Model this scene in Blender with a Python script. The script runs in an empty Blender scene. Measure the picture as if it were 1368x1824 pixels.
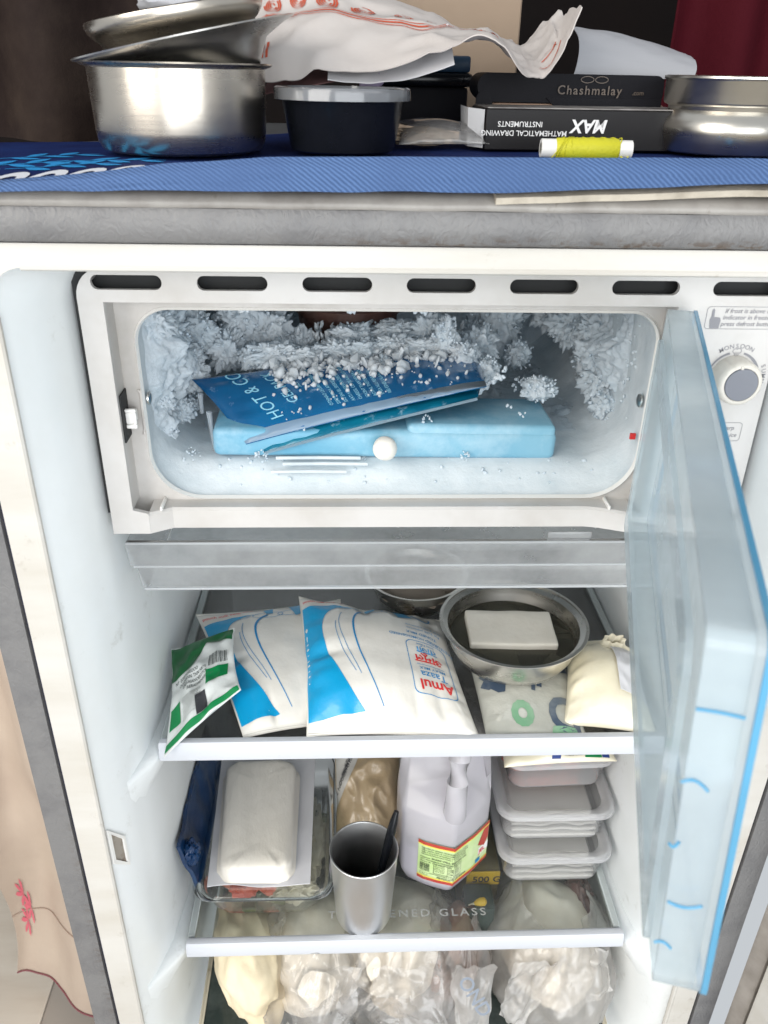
import bpy, bmesh, math, random
from mathutils import Vector, Matrix, noise
R = math.radians
sc = bpy.context.scene
col = sc.collection

# ------------------------------------------------------------------ camera, world, lamps, exposure
cam_d = bpy.data.cameras.new('camera')
cam_d.sensor_fit = 'VERTICAL'; cam_d.sensor_height = 24.0
cam_d.lens = 24.0 * 1470 / 1824
cam_d.clip_start = .01; cam_d.clip_end = 50
cam = bpy.data.objects.new('camera', cam_d); col.objects.link(cam)
def cam_matrix(yaw, pitch, roll, pos):
    f = Vector((math.sin(yaw)*math.cos(pitch), math.cos(yaw)*math.cos(pitch), -math.sin(pitch)))
    r = Vector((math.cos(yaw), -math.sin(yaw), 0)); u = r.cross(f)
    c, s = math.cos(roll), math.sin(roll)
    r2 = c*r + s*u; u2 = -s*r + c*u
    m = Matrix((r2, u2, -f)).transposed().to_4x4(); m.translation = pos
    return m
cam.matrix_world = cam_matrix(R(2.727), R(28.325), R(1.153), Vector((-.053, -.44, 1.2)))
cam_d.dof.use_dof = True; cam_d.dof.focus_distance = .62; cam_d.dof.aperture_fstop = 11
sc.camera = cam

w = bpy.data.worlds.new('World'); sc.world = w; w.use_nodes = True
bg = w.node_tree.nodes['Background']; bg.inputs[0].default_value = (.90, .95, 1.0, 1); bg.inputs[1].default_value = .50
def area(name, loc, target, size, power, colr):
    d = bpy.data.lights.new(name, 'AREA'); d.shape = 'RECTANGLE'; d.size, d.size_y = size
    d.energy = power; d.color = colr
    o = bpy.data.objects.new(name, d); col.objects.link(o); o.location = loc
    o.rotation_euler = (Vector(target) - Vector(loc)).to_track_quat('-Z', 'Y').to_euler()
    return o
area('window_light', (-1.25, -1.35, 1.75), (0, .15, .85), (1.3, 1.5), 32, (1.0, .95, .88))
area('front_fill', (.40, -2.0, 1.05), (0, .15, .62), (1.8, 1.6), 33, (.95, .98, 1.0))  # added fill lamp in front, set low to reach the lower shelves
sc.view_settings.view_transform = 'Standard'; sc.view_settings.look = 'None'
sc.view_settings.exposure = 0.34; sc.view_settings.gamma = 1; sc.view_settings.use_curve_mapping = False
sc.cycles.max_bounces = 8; sc.cycles.transparent_max_bounces = 18
sc.cycles.diffuse_bounces = 6; sc.cycles.glossy_bounces = 3; sc.cycles.transmission_bounces = 4
sc.cycles.use_adaptive_sampling = True; sc.cycles.adaptive_threshold = .03
sc.cycles.use_denoising = True
sc.cycles.sample_clamp_indirect = 6

# ------------------------------------------------------------------ materials
class NT:
    def __init__(s, name):
        s.m = bpy.data.materials.new(name); s.m.use_nodes = True; s.t = s.m.node_tree; s.t.nodes.clear()
        s.out = s.t.nodes.new('ShaderNodeOutputMaterial')
    def n(s, typ, **kw):
        o = s.t.nodes.new(typ)
        for k, v in kw.items():
            if k.startswith('i_'):
                key = k[2:].replace('_', ' ')
                o.inputs[int(key) if key.isdigit() else key].default_value = v
            else: setattr(o, k, v)
        return o
    def l(s, a, b): s.t.links.new(a, b)
    def coords(s, scale=(1, 1, 1), rot=(0, 0, 0)):
        tc = s.n('ShaderNodeTexCoord'); mp = s.n('ShaderNodeMapping'); mp.inputs['Scale'].default_value = scale
        mp.inputs['Rotation'].default_value = rot
        s.l(tc.outputs['Object'], mp.inputs[0]); return mp.outputs[0]
    def noise(s, scale, detail=4, rough=.55, co=None, dist=0):
        k = s.n('ShaderNodeTexNoise'); k.inputs['Scale'].default_value = scale; k.inputs['Detail'].default_value = detail
        k.inputs['Roughness'].default_value = rough; k.inputs['Distortion'].default_value = dist
        s.l(co if co is not None else s.coords(), k.inputs['Vector']); return k.outputs['Fac']
    def ramp(s, fac, p0, p1, c0=(0, 0, 0, 1), c1=(1, 1, 1, 1)):
        k = s.n('ShaderNodeValToRGB'); e = k.color_ramp.elements
        e[0].position, e[1].position = p0, p1; e[0].color, e[1].color = c0, c1
        s.l(fac, k.inputs[0]); return k.outputs[0]
    def mix(s, fac, a, b):
        k = s.n('ShaderNodeMix', data_type='RGBA')
        for sock, v in ((k.inputs[0], fac), (k.inputs[6], a), (k.inputs[7], b)):
            if hasattr(v, 'links'): s.l(v, sock)
            else: sock.default_value = v if not isinstance(v, tuple) else (v + (1,))[:4]
        return k.outputs[2]
    def math(s, op, a, b=0):
        k = s.n('ShaderNodeMath', operation=op)
        for sock, v in ((k.inputs[0], a), (k.inputs[1], b)):
            if hasattr(v, 'links'): s.l(v, sock)
            else: sock.default_value = v
        return k.outputs[0]
    def bump(s, h, strength, dist=.001, nrm=None):
        k = s.n('ShaderNodeBump'); k.inputs['Strength'].default_value = strength; k.inputs['Distance'].default_value = dist
        s.l(h, k.inputs['Height'])
        if nrm is not None: s.l(nrm, k.inputs['Normal'])
        return k.outputs[0]
    def done(s, sh): s.l(sh, s.out.inputs[0]); return s.m

def pbr(name, base, rough=.5, metal=0., var=None, bump=None, dirt=None, spec=.5, sss=0, coat=0, rvar=0, bdist=.001, stretch=(1, 1, 1)):
    """var=(scale, colour2, lo, hi); bump=(scale,strength); dirt=(scale, colour, lo, hi)"""
    t = NT(name); p = t.n('ShaderNodeBsdfPrincipled')
    p.inputs['Roughness'].default_value = rough; p.inputs['Metallic'].default_value = metal
    p.inputs['Specular IOR Level'].default_value = spec
    c = tuple(base) + (1,)
    if var: c = t.mix(t.ramp(t.noise(var[0], 5, .6, t.coords(stretch)), var[2], var[3]), tuple(base), tuple(var[1]))
    if dirt: c = t.mix(t.ramp(t.noise(dirt[0], 8, .7), dirt[2], dirt[3]), c, tuple(dirt[1]))
    if hasattr(c, 'links'): t.l(c, p.inputs['Base Color'])
    else: p.inputs['Base Color'].default_value = c
    if bump: t.l(t.bump(t.noise(bump[0], 5, .6, t.coords(stretch)), bump[1], bdist), p.inputs['Normal'])
    if rvar:
        k = t.n('ShaderNodeMapRange'); t.l(t.noise(35, 5, .65), k.inputs[0]); k.inputs[3].default_value = rough - rvar; k.inputs[4].default_value = rough + rvar
        t.l(k.outputs[0], p.inputs['Roughness'])
    if sss:
        p.inputs['Subsurface Weight'].default_value = sss; p.inputs['Subsurface Radius'].default_value = (.01, .01, .012); p.inputs['Subsurface Scale'].default_value = .5
    if coat: p.inputs['Coat Weight'].default_value = coat; p.inputs['Coat Roughness'].default_value = .08
    return t.done(p.outputs[0])

def film(name, tint, opac, rough=.12, bump=None, body=None, spec=.5, cloud=None, bdist=.001, transl=.5):
    """see-through plastic: part of the light goes straight through, part is scattered by the sheet, and it has a gloss"""
    t = NT(name)
    tr = t.n('ShaderNodeBsdfTransparent'); tr.inputs[0].default_value = tuple(tint) + (1,)
    df = t.n('ShaderNodeBsdfDiffuse'); df.inputs[0].default_value = tuple(body or tint) + (1,)
    tl = t.n('ShaderNodeBsdfTranslucent'); tl.inputs[0].default_value = tuple(body or tint) + (1,)
    gl = t.n('ShaderNodeBsdfGlossy'); gl.inputs['Roughness'].default_value = rough
    dm = t.n('ShaderNodeMixShader', i_0=transl); t.l(df.outputs[0], dm.inputs[1]); t.l(tl.outputs[0], dm.inputs[2])
    m1 = t.n('ShaderNodeMixShader'); t.l(tr.outputs[0], m1.inputs[1]); t.l(dm.outputs[0], m1.inputs[2])
    if cloud:
        k = t.n('ShaderNodeMapRange'); t.l(t.noise(cloud[0], 5, .6), k.inputs[0]); k.inputs[1].default_value = .3; k.inputs[2].default_value = .72
        k.inputs[3].default_value = max(0, opac - cloud[1]); k.inputs[4].default_value = min(1, opac + cloud[1]); t.l(k.outputs[0], m1.inputs[0])
    else: m1.inputs[0].default_value = opac
    fr = t.n('ShaderNodeFresnel'); fr.inputs[0].default_value = 1.45
    fm = t.math('MULTIPLY', fr.outputs[0], spec*2)
    m2 = t.n('ShaderNodeMixShader'); t.l(fm, m2.inputs[0]); t.l(m1.outputs[0], m2.inputs[1]); t.l(gl.outputs[0], m2.inputs[2])
    if bump:
        co = t.coords()
        v = t.n('ShaderNodeTexVoronoi', feature='F1'); v.inputs['Scale'].default_value = bump[0]
        nz = t.n('ShaderNodeTexNoise'); nz.inputs['Scale'].default_value = bump[0]*.6; nz.inputs['Detail'].default_value = 4; t.l(co, nz.inputs[0])
        mx = t.n('ShaderNodeVectorMath', operation='MULTIPLY_ADD'); mx.inputs[1].default_value = (.06, .06, .06)
        t.l(nz.outputs['Color'], mx.inputs[0]); t.l(co, mx.inputs[2]); t.l(mx.outputs[0], v.inputs['Vector'])
        b = t.bump(v.outputs['Distance'], bump[1], bdist)
        for s_ in (gl, df, tl, fr): t.l(b, s_.inputs['Normal'])
    return t.done(m2.outputs[0])

def steel(name, base=(.62, .60, .57), rough=.2, scale=(4, 4, 300), b=.12, vertical=False):
    t = NT(name); p = t.n('ShaderNodeBsdfPrincipled'); p.inputs['Metallic'].default_value = 1; p.inputs['Base Color'].default_value = base + (1,)
    br = t.noise(1.0, 3, .6, t.coords(scale)); sm = t.noise(22, 5, .6)
    k = t.n('ShaderNodeMapRange'); t.l(t.mix(.5, br, sm), k.inputs[0]); k.inputs[3].default_value = rough*.6; k.inputs[4].default_value = rough*1.7
    t.l(k.outputs[0], p.inputs['Roughness']); t.l(t.bump(br, b, .0006, t.bump(sm, .12, .001)), p.inputs['Normal'])
    return t.done(p.outputs[0])

m_liner = pbr('liner_plastic', (.82, .85, .86), .38, var=(7, (.765, .79, .785), .4, .7), dirt=(30, (.46, .46, .42), .60, .84), bump=(9, .12), bdist=.004)
m_flange = pbr('flange_plastic', (.545, .53, .497), .35, var=(12, (.46, .432, .38), .40, .72), dirt=(45, (.30, .265, .215), .60, .82), bump=(60, .08), stretch=(.35, 1, 1.6))
m_panel = pbr('freezer_panel_plastic', (.545, .532, .518), .42, var=(14, (.46, .44, .415), .42, .7), dirt=(38, (.40, .36, .31), .67, .82), bump=(70, .06))
m_recess = pbr('freezer_recess_plastic', (.52, .50, .48), .4, var=(16, (.40, .375, .345), .42, .66), dirt=(30, (.36, .31, .26), .66, .82))
m_dark = pbr('black_gap_shade', (.012, .013, .014), .7)  # flat black that stands in for shade inside gaps and slots
m_gasket_dark = pbr('dark_gap_rubber', (.05, .05, .075), .6)
m_gasket_grey = pbr('dirty_grey_gasket', (.30, .275, .25), .6, var=(30, (.2, .18, .16), .4, .7), bump=(60, .2))
m_trim = pbr('white_trim_plastic', (.53, .55, .59), .32, dirt=(70, (.36, .34, .31), .66, .78), bump=(40, .06))
m_white = pbr('white_plastic', (.80, .79, .76), .4, bump=(60, .05))
m_ivory = pbr('ivory_knob_plastic', (.62, .59, .535), .38)
m_knobcap = pbr('slate_knob_cap', (.17, .18, .21), .45)
m_ink = pbr('grey_print_ink', (.22, .22, .24), .5)
m_black_ink = pbr('black_print_ink', (.03, .03, .035), .5)
m_bluew = pbr('blue_print_ink', (.0, .31, .60), .30, coat=.3, bump=(30, .30), bdist=.0035)
m_blueline = pbr('blue_line_ink', (.005, .22, .50), .35)
m_redink = pbr('red_print_ink', (.62, .03, .03), .4)
m_greenink = pbr('green_print_ink', (.0, .20, .055), .35)
m_whiteink = pbr('white_print_ink', (.8, .8, .8), .5)
m_smoked = film('smoked_shelf_glass', (.66, .67, .67), .34, .08, spec=.30, body=(.15, .145, .14), cloud=(12, .10))
m_glass = film('shelf_glass', (.96, .98, .975), .05, .05, spec=.25, body=(.8, .83, .82), cloud=(14, .05))
m_darkglass = pbr('dark_cover_glass', (.030, .042, .040), .12, var=(24, (.10, .12, .115), .45, .75), bump=(50, .05))
m_tray = film('clear_tray_plastic', (.92, .94, .95), .44, .16, spec=.45, body=(.64, .65, .655), cloud=(16, .18))
m_flap = film('blue_flap_plastic', (.93, .98, 1.0), .34, .13, spec=.28, body=(.90, .965, 1.0), cloud=(6, .10), transl=.55)
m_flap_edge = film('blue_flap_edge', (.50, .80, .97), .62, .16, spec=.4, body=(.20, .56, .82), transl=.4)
m_frostwall = None
m_milk = pbr('milk_pouch_film', (.73, .715, .675), .30, var=(9, (.70, .67, .61), .4, .7), bump=(30, .30), bdist=.0035, coat=.7)
m_paneer = pbr('paneer', (.68, .655, .59), .55, var=(30, (.62, .59, .52), .4, .7), bump=(120, .5), dirt=(60, (.45, .40, .30), .72, .80))
m_tofu = pbr('vacuum_packed_slab', (.79, .755, .69), .36, var=(9, (.73, .69, .61), .35, .7), bump=(34, .5), bdist=.004, coat=.3, stretch=(1.6, .7, 1))
m_paper_white = pbr('white_wrapper', (.64, .64, .665), .5, bump=(30, .3), bdist=.002)
m_bowl = steel('steel_bowl', (.68, .665, .63), .24, (3, 3, 120), .05)
m_pot = steel('steel_pot', (.60, .55, .48), .24, (3, 3, 160), .1)
m_alu = steel('aluminium_tumbler', (.78, .785, .79), .30, (3, 3, 200), .07)
m_water = film('cloudy_water', (.80, .80, .74), .55, .04, spec=.4, body=(.50, .485, .43))
m_cream = pbr('cream_dough_bag', (.76, .70, .52), .28, var=(10, (.80, .755, .62), .35, .7), bump=(26, .35), bdist=.003, coat=.4)
m_cream2 = pbr('cream_cloth', (.74, .65, .47), .6, var=(8, (.64, .53, .35), .35, .7), bump=(18, .4), bdist=.005)
m_black = pbr('black_gloss_plastic', (.005, .006, .008), .22, var=(20, (.009, .010, .014), .4, .7), spec=.3)
m_blackcard = pbr('black_card', (.009, .008, .009), .38, dirt=(60, (.16, .15, .14), .72, .80), spec=.25)
m_blackfelt = pbr('black_case', (.010, .010, .013), .6, bump=(200, .2), spec=.12)
m_silver_edge = pbr('worn_silver_edge', (.30, .285, .27), .4, var=(40, (.10, .09, .09), .4, .65), dirt=(60, (.6, .57, .52), .62, .72))
m_yellow = pbr('yellow_thread', (.58, .55, .02), .55, bump=(500, .4))
m_blueplain = pbr('deep_blue_bag', (.004, .022, .075), .3, var=(10, (.006, .05, .14), .4, .7), bump=(20, .5), bdist=.004)
m_bagfilm = film('crumpled_bag_film', (.98, .975, .97), .24, .09, bump=(26, .22), spec=.65, body=(.95, .94, .925), cloud=(14, .20), bdist=.004)
m_bagmilky = film('milky_bag_film', (.98, .97, .96), .46, .12, bump=(26, .22), spec=.6, body=(.93, .915, .89), cloud=(10, .22), bdist=.006)
m_tub = film('clear_tub_plastic', (.985, .985, .99), .34, .12, spec=.42, body=(.95, .95, .955), transl=.3)
m_lid = film('tub_lid_plastic', (.985, .985, .995), .38, .16, spec=.45, body=(.96, .96, .98), transl=.3)
m_cleartray = film('clear_food_tray', (.92, .95, .94), .10, .07, spec=.8, body=(.7, .74, .73))
m_jug = film('milky_jug_plastic', (.93, .92, .95), .68, .2, spec=.45, body=(.91, .895, .935), transl=.5)
m_purple = pbr('purple_syrup', (.24, .15, .36), .3)
m_lilac = pbr('jug_content', (.77, .73, .80), .5)
m_label = pbr('jug_label_paper', (.46, .63, .25), .4, var=(20, (.68, .74, .52), .35, .7))
m_labelred = pbr('jug_label_red', (.42, .05, .035), .4)
m_yellowp = pbr('yellow_print', (.75, .47, .02), .4)
m_brownpack = pbr('brown_packet', (.46, .36, .23), .3, var=(9, (.34, .25, .15), .35, .7), bump=(16, .6), bdist=.006, coat=.3)
m_lidpanel = film('clear_lid_panel', (.97, .97, .98), .14, .12, spec=.5, body=(.93, .93, .95), transl=.3)
m_noodle = pbr('white_coils', (.82, .80, .74), .5)
m_tomato = pbr('tomato_pieces', (.52, .07, .03), .35, var=(30, (.62, .24, .14), .4, .7), bump=(50, .3))
m_greenveg = pbr('green_vegetable', (.05, .07, .03), .4, var=(40, (.12, .13, .05), .4, .7))
m_redbrown = pbr('red_brown_lump', (.10, .03, .025), .4, var=(20, (.20, .08, .06), .4, .7), bump=(20, .5), bdist=.004)
m_cardboard = pbr('beige_card', (.33, .245, .175), .7, var=(8, (.28, .205, .145), .4, .7))
m_pinkcard = pbr('pinkish_card', (.50, .34, .25), .7)
m_underlay = pbr('beige_underlay', (.52, .47, .39), .85, var=(60, (.36, .32, .26), .4, .7), bump=(300, .5))
m_orange = pbr('orange_print', (.52, .075, .025), .6)
m_navy = pbr('navy_mat', (.008, .016, .085), .8, var=(18, (.012, .032, .14), .4, .7), bump=(900, .4), spec=.12)
m_cyanprint = pbr('cyan_mat_print', (.03, .27, .62), .8, bump=(900, .4), spec=.12)
m_maroon = pbr('maroon_cloth', (.060, .004, .009), .8, bump=(60, .4), bdist=.004, spec=.12)
m_brownwall = pbr('dark_room_wall', (.010, .008, .008), .8, var=(3, (.016, .011, .010), .4, .7), spec=.12)
m_browncurt = pbr('dark_brown_cloth', (.016, .010, .009), .8, var=(7, (.040, .028, .022), .45, .66), bump=(40, .4), bdist=.004, spec=.12)
m_rustbox = pbr('rust_tub', (.12, .045, .03), .5, var=(25, (.22, .14, .12), .4, .7))
m_tile = pbr('floor_tile', (.62, .56, .48), .35, var=(5, (.54, .47, .39), .35, .7), stretch=(1, 6, 1))
m_grout = pbr('floor_grout', (.35, .31, .27), .9)
m_sofa = pbr('beige_cover_cloth', (.50, .41, .33), .8, var=(6, (.42, .33, .265), .35, .7), bump=(120, .3))
m_pink = pbr('pink_flower_print', (.62, .13, .17), .8)

def twill():
    t = NT('blue_twill'); p = t.n('ShaderNodeBsdfPrincipled'); p.inputs['Roughness'].default_value = .85
    wv = t.n('ShaderNodeTexWave', bands_direction='DIAGONAL'); wv.inputs['Scale'].default_value = 200; wv.inputs['Distortion'].default_value = 1.2
    wv.inputs['Detail'].default_value = 2; t.l(t.coords((1, 1, 1.3)), wv.inputs[0])
    c = t.mix(wv.outputs['Fac'], (.032, .072, .175), (.080, .150, .315))
    c = t.mix(t.ramp(t.noise(20, 4), .4, .75), c, (.045, .090, .21)); t.l(c, p.inputs['Base Color'])
    t.l(t.bump(wv.outputs['Fac'], .5, .0006), p.inputs['Normal']); return t.done(p.outputs[0])
m_twill = twill()

def cabinet_steel():
    t = NT('embossed_grey_steel'); p = t.n('ShaderNodeBsdfPrincipled'); p.inputs['Roughness'].default_value = .42
    co = t.coords()
    nz = t.noise(150, 3, .5, t.coords((1, 1, .75)), 2.2)
    geo = t.n('ShaderNodeNewGeometry'); sp = t.n('ShaderNodeSeparateXYZ'); t.l(geo.outputs['Position'], sp.inputs[0])
    # rust that grows along the lower edge of the top rail and the inner edge of the left rail
    a = t.n('ShaderNodeMapRange'); t.l(sp.outputs[2], a.inputs[0]); a.inputs[1].default_value = 1.1255; a.inputs[2].default_value = 1.1195
    xr = t.n('ShaderNodeMapRange'); t.l(sp.outputs[0], xr.inputs[0]); xr.inputs[1].default_value = -.11; xr.inputs[2].default_value = .0
    b1 = t.math('MULTIPLY', a.outputs[0], xr.outputs[0])
    b2 = t.n('ShaderNodeMapRange'); t.l(sp.outputs[0], b2.inputs[0]); b2.inputs[1].default_value = -.268; b2.inputs[2].default_value = -.262
    b3 = t.n('ShaderNodeMapRange'); t.l(sp.outputs[2], b3.inputs[0]); b3.inputs[1].default_value = .78; b3.inputs[2].default_value = .60
    b4 = t.math('MULTIPLY', t.math('MULTIPLY', t.math('LESS_THAN', sp.outputs[0], -.2605), .35), t.math('MULTIPLY', b2.outputs[0], b3.outputs[0]))
    edge = t.math('MAXIMUM', t.math('MULTIPLY', b1, t.math('GREATER_THAN', sp.outputs[2], 1.1185)), b4)
    rn = t.noise(260, 6, .7, t.coords((.45, 1, 1)))
    rust = t.math('MULTIPLY', edge, t.ramp(rn, .50, .58))
    spots = t.ramp(t.noise(190, 5, .6), .72, .76)
    wear = t.ramp(t.noise(30, 6, .65), .45, .72)
    c = t.mix(wear, (.165, .163, .163), (.118, .117, .121))
    c = t.mix(t.math('MULTIPLY', spots, .7), c, (.10, .08, .07))
    c = t.mix(rust, c, (.085, .058, .04)); t.l(c, p.inputs['Base Color'])
    t.l(t.bump(nz, .55, .0012), p.inputs['Normal']); return t.done(p.outputs[0])
m_cab = cabinet_steel()
m_railtop = pbr('worn_rail_edge', (.30, .285, .265), .4, var=(35, (.21, .195, .18), .42, .7), dirt=(60, (.10, .075, .055), .62, .78), bump=(120, .2))

def frost_mat(name, c1, c2, bs=120, tl=.35):
    t = NT(name)
    c = t.mix(t.ramp(t.noise(30, 5), .35, .7), c1, c2)
    d = t.n('ShaderNodeBsdfPrincipled'); t.l(c, d.inputs['Base Color']); d.inputs['Roughness'].default_value = .5
    t2 = t.n('ShaderNodeBsdfTranslucent'); t.l(c, t2.inputs[0])
    b = t.bump(t.noise(bs, 6, .65), .6, .002); t.l(b, d.inputs['Normal'])
    m = t.n('ShaderNodeMixShader', i_0=tl); t.l(d.outputs[0], m.inputs[1]); t.l(t2.outputs[0], m.inputs[2]); return t.done(m.outputs[0])
m_frost = frost_mat('frost', (.86, .91, .95), (.74, .83, .895), 300, .38)
m_frostwall = frost_mat('frosted_wall', (.72, .77, .80), (.56, .63, .67), 60, .1)
m_ice = film('clear_ice', (.93, .97, 1), .35, .1, spec=.7, body=(.85, .91, .96))

def gel(name, base, deep):
    t = NT(name); p = t.n('ShaderNodeBsdfPrincipled'); p.inputs['Roughness'].default_value = .22
    c = t.mix(t.ramp(t.noise(24, 4), .35, .7), base, deep)
    c = t.mix(t.math('MULTIPLY', t.ramp(t.noise(70, 6, .7), .60, .74), .55), c, (.55, .72, .82)); t.l(c, p.inputs['Base Color'])
    p.inputs['Coat Weight'].default_value = .5
    t.l(t.bump(t.noise(40, 5, .6), .3, .002), p.inputs['Normal']); return t.done(p.outputs[0])
m_gel = gel('blue_gel_film', (.002, .115, .285), (.003, .080, .215))
m_gel2 = gel('teal_gel_film', (.003, .16, .25), (.004, .11, .20))
m_gelrim = film('gel_pack_clear_seal', (.75, .88, .95), .6, .2, spec=.5, body=(.52, .68, .78))
m_icetray = pbr('pale_blue_icebox', (.11, .33, .48), .42, var=(12, (.22, .45, .58), .36, .68), dirt=(18, (.46, .62, .70), .50, .85), bump=(50, .2))

# ------------------------------------------------------------------ geometry helpers
ORG = {}
def link(o): col.objects.link(o); return o
def tag(o, label, cat, group=None, kind=None):
    o['label'] = label
    if cat: o['category'] = cat
    if group: o['group'] = group
    if kind: o['kind'] = kind
    return o
def thing(name, label, cat, loc, group=None):
    o = bpy.data.objects.new(name, None); link(o); o.location = loc; o.empty_display_size = .02
    ORG[o.name] = Vector(loc); tag(o, label, cat, group); return o
def fin(bm, name, mat, parent=None, sharp=38, smooth=True, recalc=True):
    """bmesh in world coordinates -> ONE mesh object (origin: the parent's, or its own base)"""
    if recalc: bmesh.ops.recalc_face_normals(bm, faces=bm.faces[:])
    if parent is not None: org = ORG[parent.name]
    else:
        n = max(1, len(bm.verts)); s = Vector((0, 0, 0)); zmin = 1e9
        for v in bm.verts: s += v.co; zmin = min(zmin, v.co.z)
        org = Vector((s.x/n, s.y/n, zmin if n else 0))
    for v in bm.verts: v.co -= org
    if smooth:
        for f in bm.faces: f.smooth = True
        lim = R(sharp)
        for e in bm.edges:
            if len(e.link_faces) == 2 and e.calc_face_angle(0) > lim: e.smooth = False
    me = bpy.data.meshes.new(name); bm.to_mesh(me); bm.free(); me.materials.append(mat)
    o = bpy.data.objects.new(name, me); link(o)
    if parent is not None: o.parent = parent
    else: o.location = org
    ORG[o.name] = org.copy()
    return o
def B(): return bmesh.new()
def fin_split(bm, name, mat, parent=None, **k):
    """one object for every separate piece"""
    bm.verts.ensure_lookup_table(); seen = set(); out = []
    for v0 in bm.verts[:]:
        if v0 in seen: continue
        st, comp = [v0], []; seen.add(v0)
        while st:
            v = st.pop(); comp.append(v)
            for e in v.link_edges:
                q = e.other_vert(v)
                if q not in seen: seen.add(q); st.append(q)
        t = bmesh.new(); mp = {v: t.verts.new(v.co) for v in comp}
        fs = {f for v in comp for f in v.link_faces}
        for f in sorted(fs, key=lambda f: f.index): t.faces.new([mp[v] for v in f.verts])
        out.append(fin(t, name, mat, parent, **k))
    bm.free(); return out
def add_box(bm, x0, x1, y0, y1, z0, z1, bev=0, seg=2, mtx=None):
    t = bmesh.new(); bmesh.ops.create_cube(t, size=1)
    for v in t.verts: v.co = Vector(((x0+x1)/2 + v.co.x*(x1-x0), (y0+y1)/2 + v.co.y*(y1-y0), (z0+z1)/2 + v.co.z*(z1-z0)))
    if bev: bmesh.ops.bevel(t, geom=t.edges[:], offset=bev, segments=seg, profile=.5, affect='EDGES')
    if mtx is not None: bmesh.ops.transform(t, matrix=mtx, verts=t.verts[:])
    join(bm, t); return bm
def join(bm, t):
    mp = {v: bm.verts.new(v.co) for v in t.verts}
    for f in t.faces:
        try: bm.faces.new([mp[v] for v in f.verts])
        except ValueError: pass
    t.free()
def box(name, mat, parent, *a, **k): return fin(add_box(B(), *a, **k), name, mat, parent)
def add_lathe(bm, prof, c=(0, 0, 0), seg=64, mtx=None, cap=True):
    rings = []
    for r, z in prof:
        ring = []
        for i in range(seg):
            a = 2*math.pi*i/seg; p = Vector((r*math.cos(a), r*math.sin(a), z))
            if mtx is not None: p = mtx @ p
            ring.append(bm.verts.new(p + Vector(c)))
        rings.append(ring)
    for a, b in zip(rings, rings[1:]):
        for i in range(seg): bm.faces.new((a[i], a[(i+1) % seg], b[(i+1) % seg], b[i]))
    if cap:
        for rr, (r, z) in ((rings[0], prof[0]), (rings[-1], prof[-1])):
            if r > 1e-5: bm.faces.new(rr)
    bmesh.ops.remove_doubles(bm, verts=bm.verts[:], dist=1e-6)
    return bm
def add_tube(bm, pts, r, seg=10, taper=None):
    pts = [Vector(p) for p in pts]; rings = []
    up = Vector((0.13, .21, .97))
    for i, p in enumerate(pts):
        d = (pts[min(i+1, len(pts)-1)] - pts[max(i-1, 0)]).normalized()
        a = d.cross(up).normalized(); b = d.cross(a).normalized()
        rr = r*(taper[i] if taper else 1)
        rings.append([bm.verts.new(p + a*rr*math.cos(2*math.pi*k/seg) + b*rr*math.sin(2*math.pi*k/seg)) for k in range(seg)])
    for a, b in zip(rings, rings[1:]):
        for k in range(seg): bm.faces.new((a[k], a[(k+1) % seg], b[(k+1) % seg], b[k]))
    bm.faces.new(rings[0]); bm.faces.new(rings[-1]); return bm
def rrect(x0, x1, y0, y1, r, n=8):
    if not isinstance(r, (list, tuple)): r = [r]*4
    out = []
    for (cx, cy, a0), q in zip(((x1, y1, 0), (x0, y1, 90), (x0, y0, 180), (x1, y0, 270)), r):
        sx = -1 if cx == x1 else 1; sy = -1 if cy == y1 else 1
        for i in range(n+1):
            a = R(a0 + 90*i/n); out.append((cx + sx*q + q*math.cos(a), cy + sy*q + q*math.sin(a)))
    return out
def add_plate(bm, outer, holes, t0, t1, f):
    """flat plate with holes; f(a, b, depth) -> point"""
    t = bmesh.new(); es = []
    for lp in [outer] + list(holes):
        vs = [t.verts.new((a, b, 0)) for a, b in lp]
        es += [t.edges.new((vs[i], vs[(i+1) % len(vs)])) for i in range(len(vs))]
    bmesh.ops.triangle_fill(t, use_beauty=True, use_dissolve=False, edges=es)
    front = {v: bm.verts.new(f(v.co.x, v.co.y, t0)) for v in t.verts}
    back = {v: bm.verts.new(f(v.co.x, v.co.y, t1)) for v in t.verts}
    for fc in t.faces:
        bm.faces.new([front[v] for v in fc.verts]); bm.faces.new([back[v] for v in reversed(fc.verts)])
    for e in t.edges:
        if len(e.link_faces) == 1:
            a, b = e.verts; bm.faces.new((front[a], front[b], back[b], back[a]))
    t.free(); return bm
def add_loft(bm, rings, cap0=False, cap1=False, closed=True):
    rs = [[bm.verts.new(p) for p in r] for r in rings]; n = len(rs[0])
    for a, b in zip(rs, rs[1:]):
        for i in range(n if closed else n-1): bm.faces.new((a[i], a[(i+1) % n], b[(i+1) % n], b[i]))
    if cap0: bm.faces.new(rs[0])
    if cap1: bm.faces.new(rs[-1])
    return bm
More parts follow.
